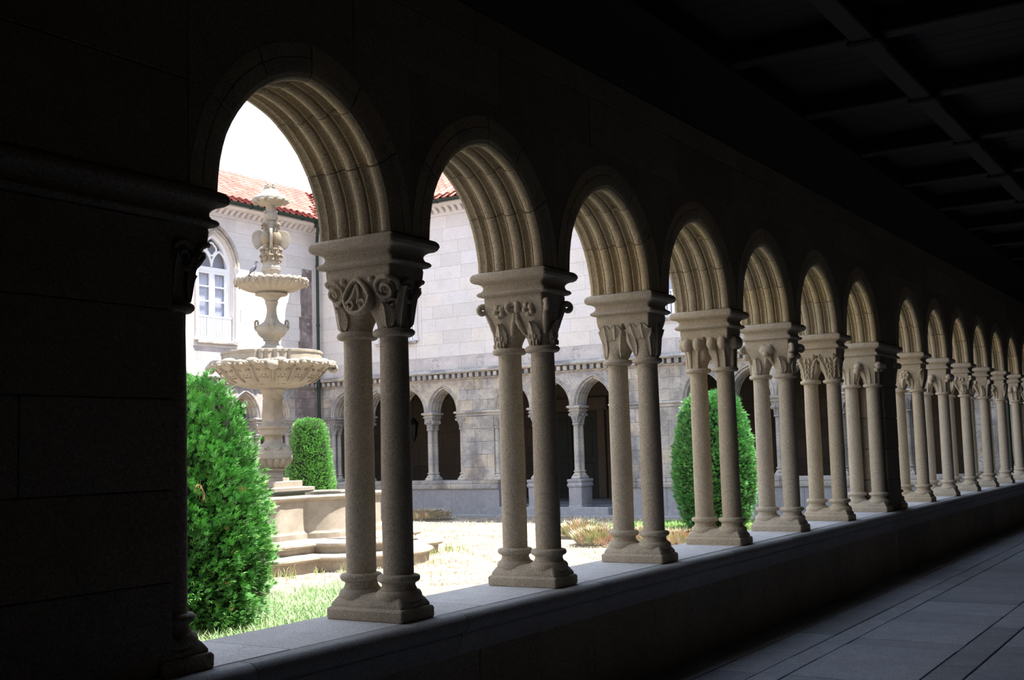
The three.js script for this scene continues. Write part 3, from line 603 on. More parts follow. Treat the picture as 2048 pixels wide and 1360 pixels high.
function upperWall(name, F, { u0, u1, wins, y1 = 8.62, choose, plain }) {
  const w = structure(name, F.pos, F.turn), skip = wins.map((c) => [c - 0.95, c + 0.95, 4.92, 8.5]);
  const rowH = (y1 - 4.0) / 12;
  skip.forEach((s) => { s[2] = 4.0 + Math.round((s[2] - 4.0) / rowH) * rowH; s[3] = 4.0 + Math.round((8.4 - 4.0) / rowH) * rowH; });
  blocks(w, { u0, u1, y0: 4.0, y1, rowH, len: 0.92, d0: -0.14, d1: -0.02, mats: M.pale, skip, uneven: 0.003, gap: 0.003, bevel: 0.003, choose, name: 'ashlar_block' });
  const core = new THREE.Shape([[plain ?? u0, 3.9], [u1, 3.9], [u1, 9.0], [plain ?? u0, 9.0]].map(([x, y]) => new THREE.Vector2(x, y)));
  for (const c of wins) { const h = winShape(WIN.w, WIN.y0, WIN.spring, WIN.apex, THREE.Path); core.holes.push(new THREE.Path(h.getPoints().map((p) => new THREE.Vector2(p.x + c, p.y)))); }
  part('wall_core', extrudeShape(core, -0.6, -0.04), M.pale[2], w);
  for (const [c, s] of wins.map((c, i) => [c, skip[i]])) {
    const face = new THREE.Shape([[s[0] + 0.003, s[2] + 0.003], [s[1] - 0.003, s[2] + 0.003], [s[1] - 0.003, s[3] - 0.003], [s[0] + 0.003, s[3] - 0.003]].map(([x, y]) => new THREE.Vector2(x, y)));
    face.holes.push(new THREE.Path(winShape(WIN.w + 0.02, WIN.y0 + 0.06, WIN.spring, WIN.apex + 0.01, THREE.Path).getPoints().map((p) => new THREE.Vector2(p.x + c, p.y))));
    part('window_surround', extrudeShape(face, -0.14, -0.018), M.pale[1], w);
    // moulded hood and jamb shafts
    const hood = (off, r, z) => { const pts = winShape(WIN.w + 2 * off, WIN.spring, WIN.spring, WIN.apex + off * 1.25).getPoints().filter((p) => p.y > WIN.spring - 0.001).map((p) => V(p.x + c, p.y, z)); return tube(pts.slice(1, -1), r, 40, 7); };
    part('window_hood', fin(join([hood(0.06, 0.05, -0.015), hood(0.17, 0.055, 0.0)]), 0.9), M.weather[2], w);
    for (const sd of [-1, 1]) part('jamb_shaft', fin(join([lathe([[0.05, 5.0], [0.05, 7.05]], 12, null, c + sd * (WIN.w / 2 + 0.1), 0.0), lathe([[0.08, 4.94], [0.08, 5.02], [0.05, 5.07]], 12, null, c + sd * (WIN.w / 2 + 0.1), 0), lathe([[0.05, 7.0], [0.09, 7.1], [0.1, 7.16], [0.05, 7.17]], 12, null, c + sd * (WIN.w / 2 + 0.1), 0)]), 0.7), M.pale[1], w);
  }
  // cornice of little corbels under the gutter
  part('corbel_course', sweepU([[-0.3, y1], [0.0, y1], [0.02, y1 + 0.02], [0.02, y1 + 0.09], [-0.3, y1 + 0.09]], u0, u1), M.pale[1], w);
  for (let u = u0 + 0.12; u < u1; u += 0.225) part('corbel', sweepU([[-0.1, y1 + 0.08], [0.04, y1 + 0.08], [0.12, y1 + 0.15], [0.2, y1 + 0.2], [0.22, y1 + 0.24], [-0.1, y1 + 0.24]], u - 0.06, u + 0.06), pick(M.pale), w);
  part('cornice_backing', chamferBox(u0, u1, y1 + 0.08, y1 + 0.25, -0.3, 0.01, 0.004), M.pale[2], w);
  part('eaves_slab', sweepU([[-0.5, y1 + 0.235], [0.4, y1 + 0.235], [0.46, y1 + 0.26], [0.46, y1 + 0.32], [-0.5, y1 + 0.32]], u0, u1), M.pale[3], w);
  return w;
}
function gothicWindow(n, F, c) { // white joinery, tracery, panes, curtains and the slatted guard
  const [x, , z] = F.at(c, 0, 0), w = structure(`window_${n}`, [x, 0, z], F.turn), Z = -0.22;
  const ring = (wd, y0, sp, ap, t, z0, z1) => { const s = winShape(wd, y0, sp, ap); s.holes.push(new THREE.Path(winShape(wd - 2 * t, y0 + t, sp, ap - t * 1.3, THREE.Path).getPoints())); return extrudeShape(s, z0, z1, { crease: 0.4 }); };
  part('window_frame', ring(WIN.w, WIN.y0, WIN.spring, WIN.apex, 0.1, Z - 0.06, Z + 0.06), M.white, w);
  part('transom', chamferBox(-0.6, 0.6, 7.0, 7.12, Z - 0.05, Z + 0.05, 0.01), M.white, w);
  part('mullion', chamferBox(-0.06, 0.06, 4.95, 7.05, Z - 0.05, Z + 0.055, 0.01), M.white, w);
  for (const s of [-1, 1]) {
    const cx = s * 0.3; // each casement: stiles, rails, glazing bars
    for (const k of [-1, 1]) part('stile', chamferBox(cx + k * 0.235 - 0.035, cx + k * 0.235 + 0.035, 5.0, 7.02, Z - 0.03, Z + 0.035, 0.006), M.white, w);
    for (const y of [5.05, 6.98]) part('rail', chamferBox(cx - 0.21, cx + 0.21, y - 0.05, y + 0.05, Z - 0.03, Z + 0.035, 0.006), M.white, w);
    for (const y of [6.12, 6.55]) part('glazing_bar', chamferBox(cx - 0.21, cx + 0.21, y - 0.018, y + 0.018, Z - 0.02, Z + 0.025, 0.004), M.white, w);
    for (const [a, b] of [[5.1, 6.1], [6.14, 6.53], [6.57, 6.93]]) part('pane', chamferBox(cx - 0.2, cx + 0.2, a, b, Z - 0.004, Z, 0.0005), M.glass, w);
    const cur = []; for (let i = 0; i <= 40; i++) { const q = cx - 0.3 + 0.6 * (i / 40); cur.push([V(q, 5.0, Z - 0.075 + 0.014 * sin(i * 1.55 + s)), V(q, 7.05, Z - 0.075 + 0.01 * sin(i * 1.55 + 0.3 + s))]); }
    part('curtain', fin(ringsGeo(cur, { closeU: false, capA: false, capB: false }), 1.2), M.curtain, w);
    // pointed tracery light over each casement
    const tp = winShape(0.6, 7.1, 7.14, 7.62).getPoints().slice(2, -1).map((p) => V(p.x + cx, p.y, Z));
    part('tracery', fin(tube(tp, 0.035, 30, 6), 0.9), M.white, w);
  }
  const quat = []; for (let i = 0; i < 60; i++) { const a = (i / 60) * 2 * PI, r = 0.155 + 0.035 * Math.abs(cos(2 * a)); quat.push(V(r * cos(a), 7.66 + r * sin(a), Z)); }
  part('tracery', fin(tube(quat, 0.03, 80, 6, true), 0.9), M.white, w);
  part('pane', extrudeShape(winShape(1.16, 7.12, 7.14, 8.0), Z - 0.004, Z), M.glass, w);
  part('lining', chamferBox(-0.75, 0.75, 4.8, 8.3, -0.45, -0.41, 0.003), M.room, w);
  // slatted guard at the foot of the window
  for (const y of [4.97, 5.66]) part('guard_rail', chamferBox(-0.66, 0.66, y - 0.025, y + 0.025, Z + 0.09, Z + 0.15, 0.006), M.white, w);
  for (let i = 0; i < 11; i++) { const q = -0.6 + 0.12 * i; part('guard_slat', chamferBox(q - 0.044, q + 0.044, 4.98, 5.66, Z + 0.1, Z + 0.135, 0.008), M.white, w); }
  part('window_sill', chamferBox(-0.78, 0.78, 4.86, 4.93, -0.25, 0.07, 0.012), M.weather[1], w);
}
// ---- end wall (beyond, across the walk's direction) and window wall (opposite)
const EU = [-ZW, 0.28];
lowArcade('wall_end_arcade', FE, { u0: ZW, u1: -0.26, groups: [[-20.6, -19.33, -18.07, -16.8, -15.62], [-14.4, -13.1, -11.8, -10.5], [-8.55, -7.3, -6.02, -4.45, -2.9, -1.42]], noSill: [[-14.3, -10.6]] });
lowArcade('wall_window_arcade', FW, { u0: 3, u1: XE, groups: [[21.55, 22.8, 24.05, 25.3, 26.55]] });
const WE = [-17.9, -8.6], WW = [23.57];
upperWall('wall_end_upper', FE, { u0: ZW, u1: -0.3, wins: WE, choose: (u, y) => (y < 4.35 ? pick(M.speckled) : pick(M.pale)) });
upperWall('wall_window_upper', FW, { u0: 17, u1: XE, wins: WW, plain: 2.6, choose: (u, y) => (y < 4.75 ? pick(M.speckled) : pick(M.pale)) });
gothicWindow(1, FW, WW[0]); gothicWindow(2, FE, WE[0]); gothicWindow(3, FE, WE[1]);
{ // the damp dark streak beside the downpipe is stone of its own
  const w = structure('wall_damp_stones', FW.pos, FW.turn);
  for (let k = 0; k < 9; k++) { const y = 4.02 + k * 0.385, a = 26.98 + rr(-0.06, 0.12) + k * 0.02, m = rr(0.25, 0.4); part('stained_block', chamferBox(a, a + m, y + 0.002, y + 0.383, -0.1, -0.014, 0.004), M.stained[k % 3 ? 0 : 1], w); part('stained_block', chamferBox(a + m + 0.004, 27.63, y + 0.002, y + 0.383, -0.1, -0.014, 0.004), M.stained[k % 2], w); }
  blocks(w, { u0: 26.78, u1: 27.85, y0: SPR + 0.02, y1: 3.66, rowH: 0.31, len: 0.55, d0: -0.3, d1: 0.008, mats: M.stained, uneven: 0.004, name: 'stained_block' });
}
// ---- columns and piers of the far arcades
const farCol = (label, F, u, style, mat) => { const p = F.at(u, SILL, -0.26); return twinColumn(label, p, F.turn, style, mat, 'twin columns of the far arcades'); };
farCol('pale twin column of the end arcade, just left of the fountain side pier', FE, -16.8, 'head', M.weather[0]);
farCol('pale twin column of the end arcade, second from the corner downpipe', FE, -18.07, 'curl', M.weather[2]);
farCol('pale twin column of the end arcade, nearest the corner downpipe', FE, -19.33, 'volute', M.weather[0]);
farCol('pale twin column of the end arcade, first right of the dark topiary gap', FE, -7.3, 'volute', M.weather[0]);
farCol('pale twin column of the end arcade, behind the right topiary', FE, -6.02, 'head', M.weather[1]);
farCol('pale twin column of the end arcade, third from the near corner', FE, -4.45, 'curl', M.weather[0]);
farCol('pale twin column of the end arcade, second from the near corner', FE, -2.9, 'branch', M.weather[3]);
farCol('pale twin column of the end arcade, nearest the mossy near corner', FE, -1.42, 'volute', M.weather[3]);
farCol('sunlit twin column of the window wall, first from the corner', FW, 25.3, 'curl', M.weather[0]);
farCol('twin column of the window wall, hidden behind the left topiary', FW, 24.05, 'head', M.weather[0]);
farCol('twin column of the window wall under the tall window', FW, 22.8, 'lance', M.weather[0]);
for (const [u, style, text] of [[-13.1, 'curl', 'left'], [-11.8, 'volute', 'right']]) { // these two stand on tall pedestals beside the garden doorway
  const t = farCol(`pale twin column on a tall pedestal, ${text} of the garden doorway`, FE, u, style, M.weather[0]);
  part('pedestal', fin(ringsGeo([[0.015, GROUND], [0.015, 0.0], [0.0, 0.02], [0.0, 0.5], [0.02, 0.52], [0.035, 0.56], [0.03, 0.6], [0.01, 0.63], [0.03, 0.67], [0.035, 0.7], [0.02, SILL - 0.002]].map(([d, y]) => rectRing(0.2 + d, 0.31 + d, y - SILL, 0.02, 3))), 0.5, 0.003, 8, u), M.dado[0], t);
}
const farPier = (label, F, u, L, o) => pier(label, F.at(u, SILL, -0.26), F.turn, L, { mat: M.weather[0], mats: M.weather, rows: 5, len: 0.55, ...o });
farPier('weathered pier of the end arcade between the doorway and the fountain side arches', FE, -15.62, 1.22, { left: 'curl', right: 'lance' });
farPier('weathered pier of the end arcade right of the garden doorway', FE, -10.5, 1.95, { left: 'volute', right: 'scroll' });
farPier('weathered corner pier by the green downpipe', FE, ZW + 0.01, 0.49, { left: null, right: 'curl', x0: 0.0 });
farPier('mossy corner pier at the near end of the end arcade', FE, -1.42 + 0.0, 1.15, { left: 'ball', right: null, x1: 1.12 });
farPier('dark stained corner pier on the window wall', FW, 26.55, 1.28, { left: 'curl', right: null, mats: M.stained });
farPier('pier of the window wall left of its arches', FW, 19, 2.55, { left: null, right: 'volute', x0: -16 });
{ // the two far walks: floor, back wall of stone, ceiling
  const w = structure('wall_end_back');
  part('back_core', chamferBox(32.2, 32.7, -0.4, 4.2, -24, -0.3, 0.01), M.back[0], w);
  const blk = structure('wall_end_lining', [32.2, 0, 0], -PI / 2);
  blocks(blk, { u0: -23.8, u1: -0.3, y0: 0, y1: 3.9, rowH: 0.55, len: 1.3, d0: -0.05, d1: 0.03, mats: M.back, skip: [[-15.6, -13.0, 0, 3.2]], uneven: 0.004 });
  const f = structure('floor_end_walk'); part('floor_bed', chamferBox(27.85, 33, -0.4, -0.02, -24, -0.3, 0.01), M.floor[1], f);
  for (let z = -21; z < -0.8; z += 1.1) for (let x = 28.5; x < 31.9; x += 0.9) part('floor_slab', chamferBox(x + 0.005, x + 0.895, -0.06, rr(-0.003, 0.003), z + 0.005, z + 1.095, 0.008), pick(M.floor), f);
  part('threshold_step', chamferBox(27.62, 28.5, GROUND - 0.1, -0.02, -14.2, -10.7, 0.02), M.dado[0], f);
  const c = structure('ceiling_end_walk'); part('ceiling_boards', chamferBox(27.9, 33, 3.86, 4.1, -24, -0.3, 0.01), M.wood[0], c);
  const d = structure('door_1', [32.17, 0, -14.3], -PI / 2); // double door with a stone lintel
  for (const s of [-1, 1]) { part('door_leaf', chamferBox(s > 0 ? 0.01 : -0.9, s > 0 ? 0.9 : -0.01, 0, 2.7, -0.03, 0.04, 0.01), M.door, d); for (const [a, b] of [[0.2, 1.1], [1.3, 2.5]]) part('door_panel', chamferBox(s * 0.45 - 0.3, s * 0.45 + 0.3, a, b, 0.03, 0.06, 0.015), M.door, d); part('door_jamb', chamferBox(s > 0 ? 0.92 : -1.2, s > 0 ? 1.2 : -0.92, 0, 2.75, -0.05, 0.09, 0.02), M.back[2], d); }
  part('door_lintel', chamferBox(-1.3, 1.3, 2.75, 3.15, -0.05, 0.12, 0.02), M.back[2], d);
  const b = structure('wall_window_back'); part('back_core', chamferBox(2.6, 33, -0.4, 4.2, -25.9, -25.4, 0.01), M.back[0], b);
  const g = structure('floor_window_walk'); part('floor_bed', chamferBox(2.6, 28.4, -0.4, -0.01, -25.4, ZW - 0.02, 0.01), M.floor[1], g);
  const h = structure('ceiling_window_walk'); part('ceiling_boards', chamferBox(2.6, 28.4, 3.86, 4.1, -25.6, ZW - 0.05, 0.01), M.wood[0], h);
  const n = structure('wall_near_court'); part('wall_face', chamferBox(2.2, 2.7, -0.4, 8.9, ZW - 0.3, -0.3, 0.01), M.pale[1], n); // the fourth side, left of the picture
}
{ // lantern hanging in the end walk
  const t = thing('hanging_lantern', 'dark iron lantern hanging inside the end walk behind an arch', 'lantern', [29.2, 1.95, -18.35]);
  part('cage', fin(join([lathe([[0.02, 0.0], [0.05, 0.03], [0.1, 0.16], [0.15, 0.5], [0.17, 0.52], [0.12, 0.6], [0.06, 0.68], [0.03, 0.72]], 6)]), 0.3), M.iron, t);
  part('finial', fin(ball(0.03, 0, -0.02, 0), 0.9), M.iron, t);
  part('chain', fin(lathe([[0.01, 0.7], [0.01, 1.92]], 6), 0.9), M.iron, t);
}
// ---- roofs of clay tiles
function roof(name, F, u0, u1, { rowsNear, uNear0, uNear1, depth = 3.1, rise = 1.72, trim }) {
  const w = structure(name, F.pos, F.turn), y0 = 8.98, d0 = 0.62, len = Math.hypot(depth, rise), slope = Math.atan2(rise, depth);
  const P = 0.27, rowL = 0.36, n = Math.round(len / rowL), cut = trim ?? (() => [u0, u1]);
  const bed = new THREE.Shape([[d0 - 0.14, y0 + 0.0], [d0 - 0.14, y0 + 0.06], [d0 - depth, y0 + rise - 0.01], [d0 - depth - 0.6, y0 + rise - 0.01], [d0 - depth - 0.6, y0 - 0.06]].map(([a, b]) => new THREE.Vector2(a, b)));
  part('roof_bed', sweepU(bed.getPoints().map((p) => [p.x, p.y]), u0, u1), M.tile[2], w);
  const half = (r, flip) => { const o = []; for (let i = 0; i <= 1; i++) { const k = i ? 0.86 : 1, row = []; for (let j = 0; j <= 8; j++) { const a = PI * (j / 8); row.push(V(-r * k * cos(a), flip ? -r * 0.55 * k * sin(a) : r * 0.75 * k * sin(a), i ? -0.44 : 0)); } const inn = []; for (let j = 8; j >= 0; j--) { const a = PI * (j / 8), q = r - 0.014; inn.push(V(-q * k * cos(a), flip ? -q * 0.55 * k * sin(a) + 0.0 : q * 0.75 * k * sin(a) - 0.004, i ? -0.44 : 0)); } o.push([...row, ...inn]); } return o; };
  const cover = fin(ringsGeo(half(0.092, false).reverse(), { capA: true, capB: true }), 0.7), pan = fin(ringsGeo(half(0.1, true).reverse(), { capA: true, capB: true }), 0.7);
  const m4 = (u, r, dy) => new THREE.Matrix4().makeTranslation(u, y0 + (r * rowL / len) * rise + dy, d0 - (r * rowL / len) * depth).multiply(new THREE.Matrix4().makeRotationX(slope)).multiply(new THREE.Matrix4().makeRotationY(rr(-0.03, 0.03)));
  const rest = [[], []];
  let count = 0;
  for (let r = 0; r < n; r++) for (let u = u0 + P / 2; u < u1; u += P) for (const k of [0, 1]) {
    const uu = u + (k ? P / 2 : 0); const [ca, cb] = cut(r * rowL / len * depth); if (uu < ca || uu > cb) continue;
    const mm = m4(uu, r, k ? 0.055 : 0.04 + 0.008);
    if (uu > uNear0 && uu < uNear1 && r < rowsNear && (k === 0 || r === 0)) { const o = part('roof_tile', k ? pan : cover, pick(M.tile), w); o.applyMatrix4(mm); if (k === 0) o.position.y += 0.05; count++; }
    else { if (k === 0) mm.premultiply(new THREE.Matrix4().makeTranslation(0, 0.05, 0)); rest[k].push(mm); }
  }
  rest.forEach((l, k) => { if (!l.length) return; const im = new THREE.InstancedMesh(k ? pan : cover, M.tile[0], l.length); im.name = k ? 'pan_tiles' : 'cover_tiles'; im.userData.kind = 'stuff'; const c = new THREE.Color(); l.forEach((m, i) => { im.setMatrixAt(i, m); const v = rr(0.8, 1.2); im.setColorAt(i, c.setRGB(v, v * rr(0.92, 1.05), v)); }); im.castShadow = im.receiveShadow = true; w.add(im); });
  for (let u = u0; u < u1; u += 0.4) { const [ca, cb] = cut(depth); if (u < ca || u > cb) continue; const g = part('ridge_tile', fin(join([ringsGeo(half(0.13, false).reverse())]), 0.7), pick(M.tile), w); g.rotation.y = PI / 2; g.position.set(u, y0 + rise + 0.02, d0 - depth); }
}
roof('roof_window_wing', FW, 14, 31.5, { rowsNear: 9, uNear0: 23.4, uNear1: 28.2, trim: (dd) => [14, 27.25 + dd] });
roof('roof_end_wing', FE, -24.2, 3, { rowsNear: 6, uNear0: -21.6, uNear1: -15, trim: (dd) => [-20.5 - dd, 3] });
{ // roof of our own wing, outside the picture
  const w = structure('roof_near_wing'); part('roof_bed', sweepU([[-0.9, 8.95], [-0.9, 9.05], [2.4, 10.8], [5.6, 9.05], [5.6, 8.95]], -3.6, 33.5), M.tile[2], w);
  part('eaves_slab', chamferBox(2.5, 33, 8.8, 8.96, -0.75, 0.1, 0.02), M.pale[1], w);
  const v = structure('wall_upper_rooms'); part('wall_face', chamferBox(-3.4, 33.5, 5.1, 8.95, 4.9, 5.4, 0.01), M.plaster, v);
}
// ---- gutters and downpipes
function gutter(label, F, u0, u1) {
  const t = thing('gutter', label, 'gutter', F.at(0, 0, 0), F.turn), o = [], z = 0.56, y = 8.98;
  for (let k = 0; k <= 10; k++) { const a = PI + (k / 10) * PI; o.push([z + 0.088 * cos(a), y + 0.088 * sin(a)]); }
  for (let k = 10; k >= 0; k--) { const a = PI + (k / 10) * PI; o.push([z + 0.075 * cos(a), y + 0.075 * sin(a)]); }
  part('channel', sweepU(o, u0, u1, 0.8), M.green, t);
  for (let u = u0 + 0.5; u < u1; u += 1.1) part('bracket', fin(tube([V(u, y + 0.01, z - 0.095), V(u, y - 0.07, z - 0.065), V(u, y - 0.1, z), V(u, y - 0.07, z + 0.07), V(u, y + 0.01, z + 0.095)], 0.01, 14, 5), 0.9), M.green, t);
}
gutter('green metal gutter along the eaves above the arched window', FW, 14, XE - 0.35);
gutter('green metal gutter along the eaves of the end wall', FE, ZW + 0.35, -0.9);
{
  const t = thing('downpipe', 'dark green downpipe in the court corner from gutter to ground', 'downpipe', [27.66, GROUND, -20.9]);
  part('pipe', fin(join([tube([V(-0.33, 9.15, 0.36), V(-0.32, 9.0, 0.34), V(-0.1, 8.7, 0.1), V(0, 8.45, 0), V(0, 8.2, 0)], 0.05, 20, 10), lathe([[0.05, 0.0], [0.05, 3.9], [0.05, 8.25]], 12)]), 0.8), M.green, t);
  for (const y of [2.2, 3.95, 5.9, 7.8]) part('collar', fin(lathe([[0.05, y], [0.062, y + 0.01], [0.062, y + 0.08], [0.05, y + 0.09]], 12), 0.6), M.green, t);
  part('hopper', fin(ringsGeo([rectRing(0.06, 0.06, 8.98, 0.02, 2, -0.33, 0.36), rectRing(0.09, 0.09, 9.06, 0.02, 2, -0.33, 0.36), rectRing(0.1, 0.1, 9.2, 0.02, 2, -0.33, 0.36)]), 0.5), M.green, t);
  const s = thing('downpipe', 'thin downpipe in the mossy corner at the end of the near arcade', 'downpipe', [27.62, GROUND, -0.62]);
  part('pipe', fin(lathe([[0.045, 0], [0.045, 4], [0.045, 9.1]], 12), 0.8), M.green, s);
  for (const y of [1.2, 3.1, 5.9]) part('collar', fin(lathe([[0.045, y], [0.058, y + 0.01], [0.058, y + 0.08], [0.045, y + 0.09]], 12), 0.6), M.green, s);
}

// ================================================================ FOUNTAIN
const FX = 15.33, FZ = -10.93;
// plan: a square with rounded corners and a round lobe on each side, `o` outwards
const STEPPLAN = { A: 2.2, RHO: 1.3, c: 1.85, rc: 0.3 }, BASINPLAN = { A: 1.42, RHO: 0.78, c: 1.02, rc: 0.12 };
function lobed(o, y, n = 16, { A, RHO, c, rc } = STEPPLAN) {
  const a = A + o, rho = RHO + o, w = Math.sqrt(rho * rho - (a - c) ** 2), pts = [];
  const q = []; // one side, from the rounded corner (-a, a) to (a, a), looking along +z
  for (let i = 0; i <= 4; i++) { const t = PI * 0.75 - (i / 4) * PI * 0.25; q.push([-a + rc + rc * cos(t), a - rc + rc * sin(t)]); }
  for (let i = 1; i <= 5; i++) q.push([lerp(-a + rc, -w, i / 5), a]);
  const a0 = Math.atan2(a - c, -w);
  for (let i = 1; i < n; i++) { const t = lerp(a0, PI - a0, i / n); q.push([rho * cos(t), c + rho * sin(t)]); }
  for (let i = 0; i <= 4; i++) q.push([lerp(w, a - rc, i / 5), a]);
  for (let i = 0; i < 4; i++) { const t = PI / 2 - (i / 4) * PI * 0.25; q.push([a - rc + rc * cos(t), a - rc + rc * sin(t)]); }
  for (let k = 0; k < 4; k++) { const C = cos(k * PI / 2), S = sin(k * PI / 2); for (const [x, z] of q) pts.push(V(x * C + z * S, y, -x * S + z * C)); }
  return pts.reverse();
}
const lobedGeo = (prof, opt, plan) => ringsGeo(prof.map(([o, y]) => lobed(o, y, 16, plan)), opt);
{
  const f = thing('fountain', 'tall tiered stone fountain with three bowls on a lobed stepped basin', 'fountain', [FX, 0, FZ]);
  part('step', fin(lobedGeo([[-0.04, GROUND - 0.1], [-0.02, -0.12], [-0.02, -0.09], [0.03, -0.075], [0.055, -0.045], [0.05, -0.02], [0.02, -0.002], [-0.3, 0.01]]), 0.5, 0.008, 2.5, 2), M.fountStep, f);
  part('step', fin(lobedGeo([[-0.33, -0.02], [-0.31, 0.08], [-0.31, 0.1], [-0.265, 0.115], [-0.24, 0.145], [-0.245, 0.172], [-0.28, 0.19], [-0.8, 0.21]]), 0.5, 0.008, 2.5, 5), M.fountStep, f);
  part('basin', fin(lobedGeo([[0, 0.18], [0, 0.29], [-0.01, 0.31], [-0.025, 0.33], [-0.03, 0.36], [-0.03, 0.84], [-0.02, 0.85], [0.01, 0.86], [0.03, 0.875], [0.035, 0.895], [0.025, 0.915], [0, 0.925], [-0.2, 0.925], [-0.22, 0.9], [-0.22, 0.35]], { capB: true }, BASINPLAN), 0.45, 0.004, 3, 9), M.fount, f);
  part('water', fin(lobedGeo([[-0.21, 0.55], [-0.21, 0.62]], {}, BASINPLAN), 0.5), M.water, f);
  // pillar and pedestal
  const sq = (h, y, r = 0.02) => rectRing(h, h, y, r, 3);
  part('pillar', fin(ringsGeo([sq(0.4, 0.35), sq(0.4, 0.93), sq(0.5, 0.95), sq(0.525, 0.975), sq(0.525, 1.03), sq(0.5, 1.04), sq(0.37, 1.045), sq(0.37, 1.14), sq(0.35, 1.15)]), 0.4, 0.004, 5), M.fount, f);
  const flute = (n, k) => (a) => 1 + k * Math.abs(sin(a * n / 2)) - k * 0.5;
  const ped = part('pedestal', fin(join([
    ringsGeo([sq(0.205, 1.13), sq(0.205, 1.2), sq(0.19, 1.21)]),
    lathe([[0.19, 1.2], [0.2, 1.22], [0.185, 1.25], [0.165, 1.3], [0.17, 1.33], [0.215, 1.345], [0.22, 1.37], [0.2, 1.39], [0.235, 1.41]], 40),
    lathe([[0.225, 1.4], [0.285, 1.45], [0.32, 1.5], [0.335, 1.55]], 96, flute(16, 0.16)),
    lathe([[0.33, 1.54], [0.352, 1.56], [0.356, 1.6], [0.345, 1.62], [0.35, 1.64], [0.34, 1.68], [0.3, 1.75], [0.23, 1.8], [0.2, 1.82], [0.15, 1.85], [0.137, 1.88], [0.145, 1.93], [0.16, 1.95], [0.22, 1.975], [0.23, 1.99], [0.235, 2.06], [0.25, 2.08], [0.285, 2.1], [0.285, 2.12], [0.25, 2.155], [0.19, 2.2], [0.165, 2.23]], 48),
    ringsGeo([sq(0.155, 2.2, 0.06), sq(0.148, 2.4, 0.06), sq(0.142, 2.62, 0.06)]),
    lathe([[0.14, 2.6], [0.165, 2.63], [0.175, 2.66], [0.18, 2.71], [0.2, 2.74], [0.23, 2.78], [0.232, 2.83]], 40),
  ]), 0.5, 0.002, 8), M.fount, f);
  for (let i = 0; i < 8; i++) { const a = (i / 8) * 2 * PI, p = []; for (let k = 0; k <= 8; k++) { const b = a + (k / 8 - 0.5) * 0.7; p.push(V((0.325 - 0.02 * (1 - Math.abs(k - 4) / 4)) * cos(b), 1.74 - 0.06 * sin(PI * k / 8), (0.325 - 0.02 * (1 - Math.abs(k - 4) / 4)) * sin(b))); } part('swag', fin(join([tube(p, 0.02, 16, 6), ball(0.032, 0.3 * cos(a + 0.39), 1.745, 0.3 * sin(a + 0.39))]), 0.9), M.fount, ped); }
  // the large bowl: gadrooned underside, leafy rim with scrolls
  const bowl = part('large_bowl', fin(join([
    lathe([[0.23, 2.81], [0.4, 2.825], [0.55, 2.86]], 160, flute(36, 0.1)),
    lathe([[0.55, 2.855], [0.62, 2.885], [0.72, 2.93], [0.8, 2.99], [0.86, 3.06], [0.91, 3.12], [0.98, 3.17], [1.04, 3.2], [1.05, 3.24], [1.0, 3.27], [0.95, 3.27]], 144, (a, i) => 1 + (i > 1 && i < 8 ? 0.06 * Math.abs(sin(a * 8)) - 0.03 : 0.02 * cos(a * 8))),
    lathe([[0.9, 3.22], [0.9, 3.4], [0.915, 3.42], [0.915, 3.46], [0.88, 3.47], [0.5, 3.46]], 144, (a) => { const q = ((a / (PI / 2)) % 1 + 1) % 1, t = Math.abs(q - 0.5); return t < 0.2 ? 1 - 0.07 * Math.abs(((t * 10) % 1) - 0.5) * 2 : 1; }),
  ]), 0.5, 0.003, 7), M.fount, f);
  for (let i = 0; i < 28; i++) { // leaf lobes that roll over the rim
    const a = (i / 28) * 2 * PI, big = i % 7 === 0, r = 1.05, s = big ? 0.12 : i % 2 ? 0.085 : 0.105, g = join([ball(s, 0, 0, 0, 1.0, 0.55, big ? 1.25 : 1.1), ball(s * 0.55, 0.05, -0.035, s * 0.55, 0.9, 0.7, 0.8), ball(s * 0.55, 0.05, -0.035, -s * 0.55, 0.9, 0.7, 0.8)]);
    g.rotateY(-a); g.translate(r * cos(a), 3.235 + (i % 2 ? -0.006 : 0.012), r * sin(a));
    part('rim_leaf', fin(g, 0.9, 0.006, 14, i), M.fount, bowl);
  }
  for (let i = 0; i < 4; i++) { // scrolls at the four sides of the rim, seen in profile at either end
    const a = PI / 4 + i * PI / 2, p = []; for (let k = 0; k <= 20; k++) { const t = (k / 20) * 2 * PI * 1.3 - 0.5 * PI, q = 0.075 * (1 - 0.6 * k / 20); p.push(V(1.1 + q * cos(t) * -1, 3.17 - q * sin(t) * 1, 0)); }
    const g = join([tube([V(0.95, 3.23, 0), V(1.05, 3.25, 0), ...p.slice(2)], 0.036, 40, 8)]); g.scale(1, 1, 2.4); g.rotateY(-a);
    part('rim_scroll', fin(g, 0.9), M.fount, bowl);
  }
  for (let i = 0; i < 16; i++) { // carved leaves on the side of the bowl
    const a = ((i + 0.5) / 16) * 2 * PI, list = [];
    for (const [db, y, s] of [[0, 3.0, 1], [-0.09, 3.08, 0.7], [0.09, 3.08, 0.7], [-0.05, 2.96, 0.7], [0.05, 2.96, 0.7]]) { const r = lerp(0.75, 0.93, (y - 2.94) / 0.19) + 0.034, p = []; for (let k = 0; k <= 6; k++) { const t = PI * (k / 6); p.push(V(r * cos(a + db + 0.045 * s * cos(t)), y + 0.05 * s * sin(t), r * sin(a + db + 0.045 * s * cos(t)))); } list.push(tube(p, 0.012, 12, 5)); }
    part('carved_leaf', fin(join(list), 0.9), M.fountDark, bowl);
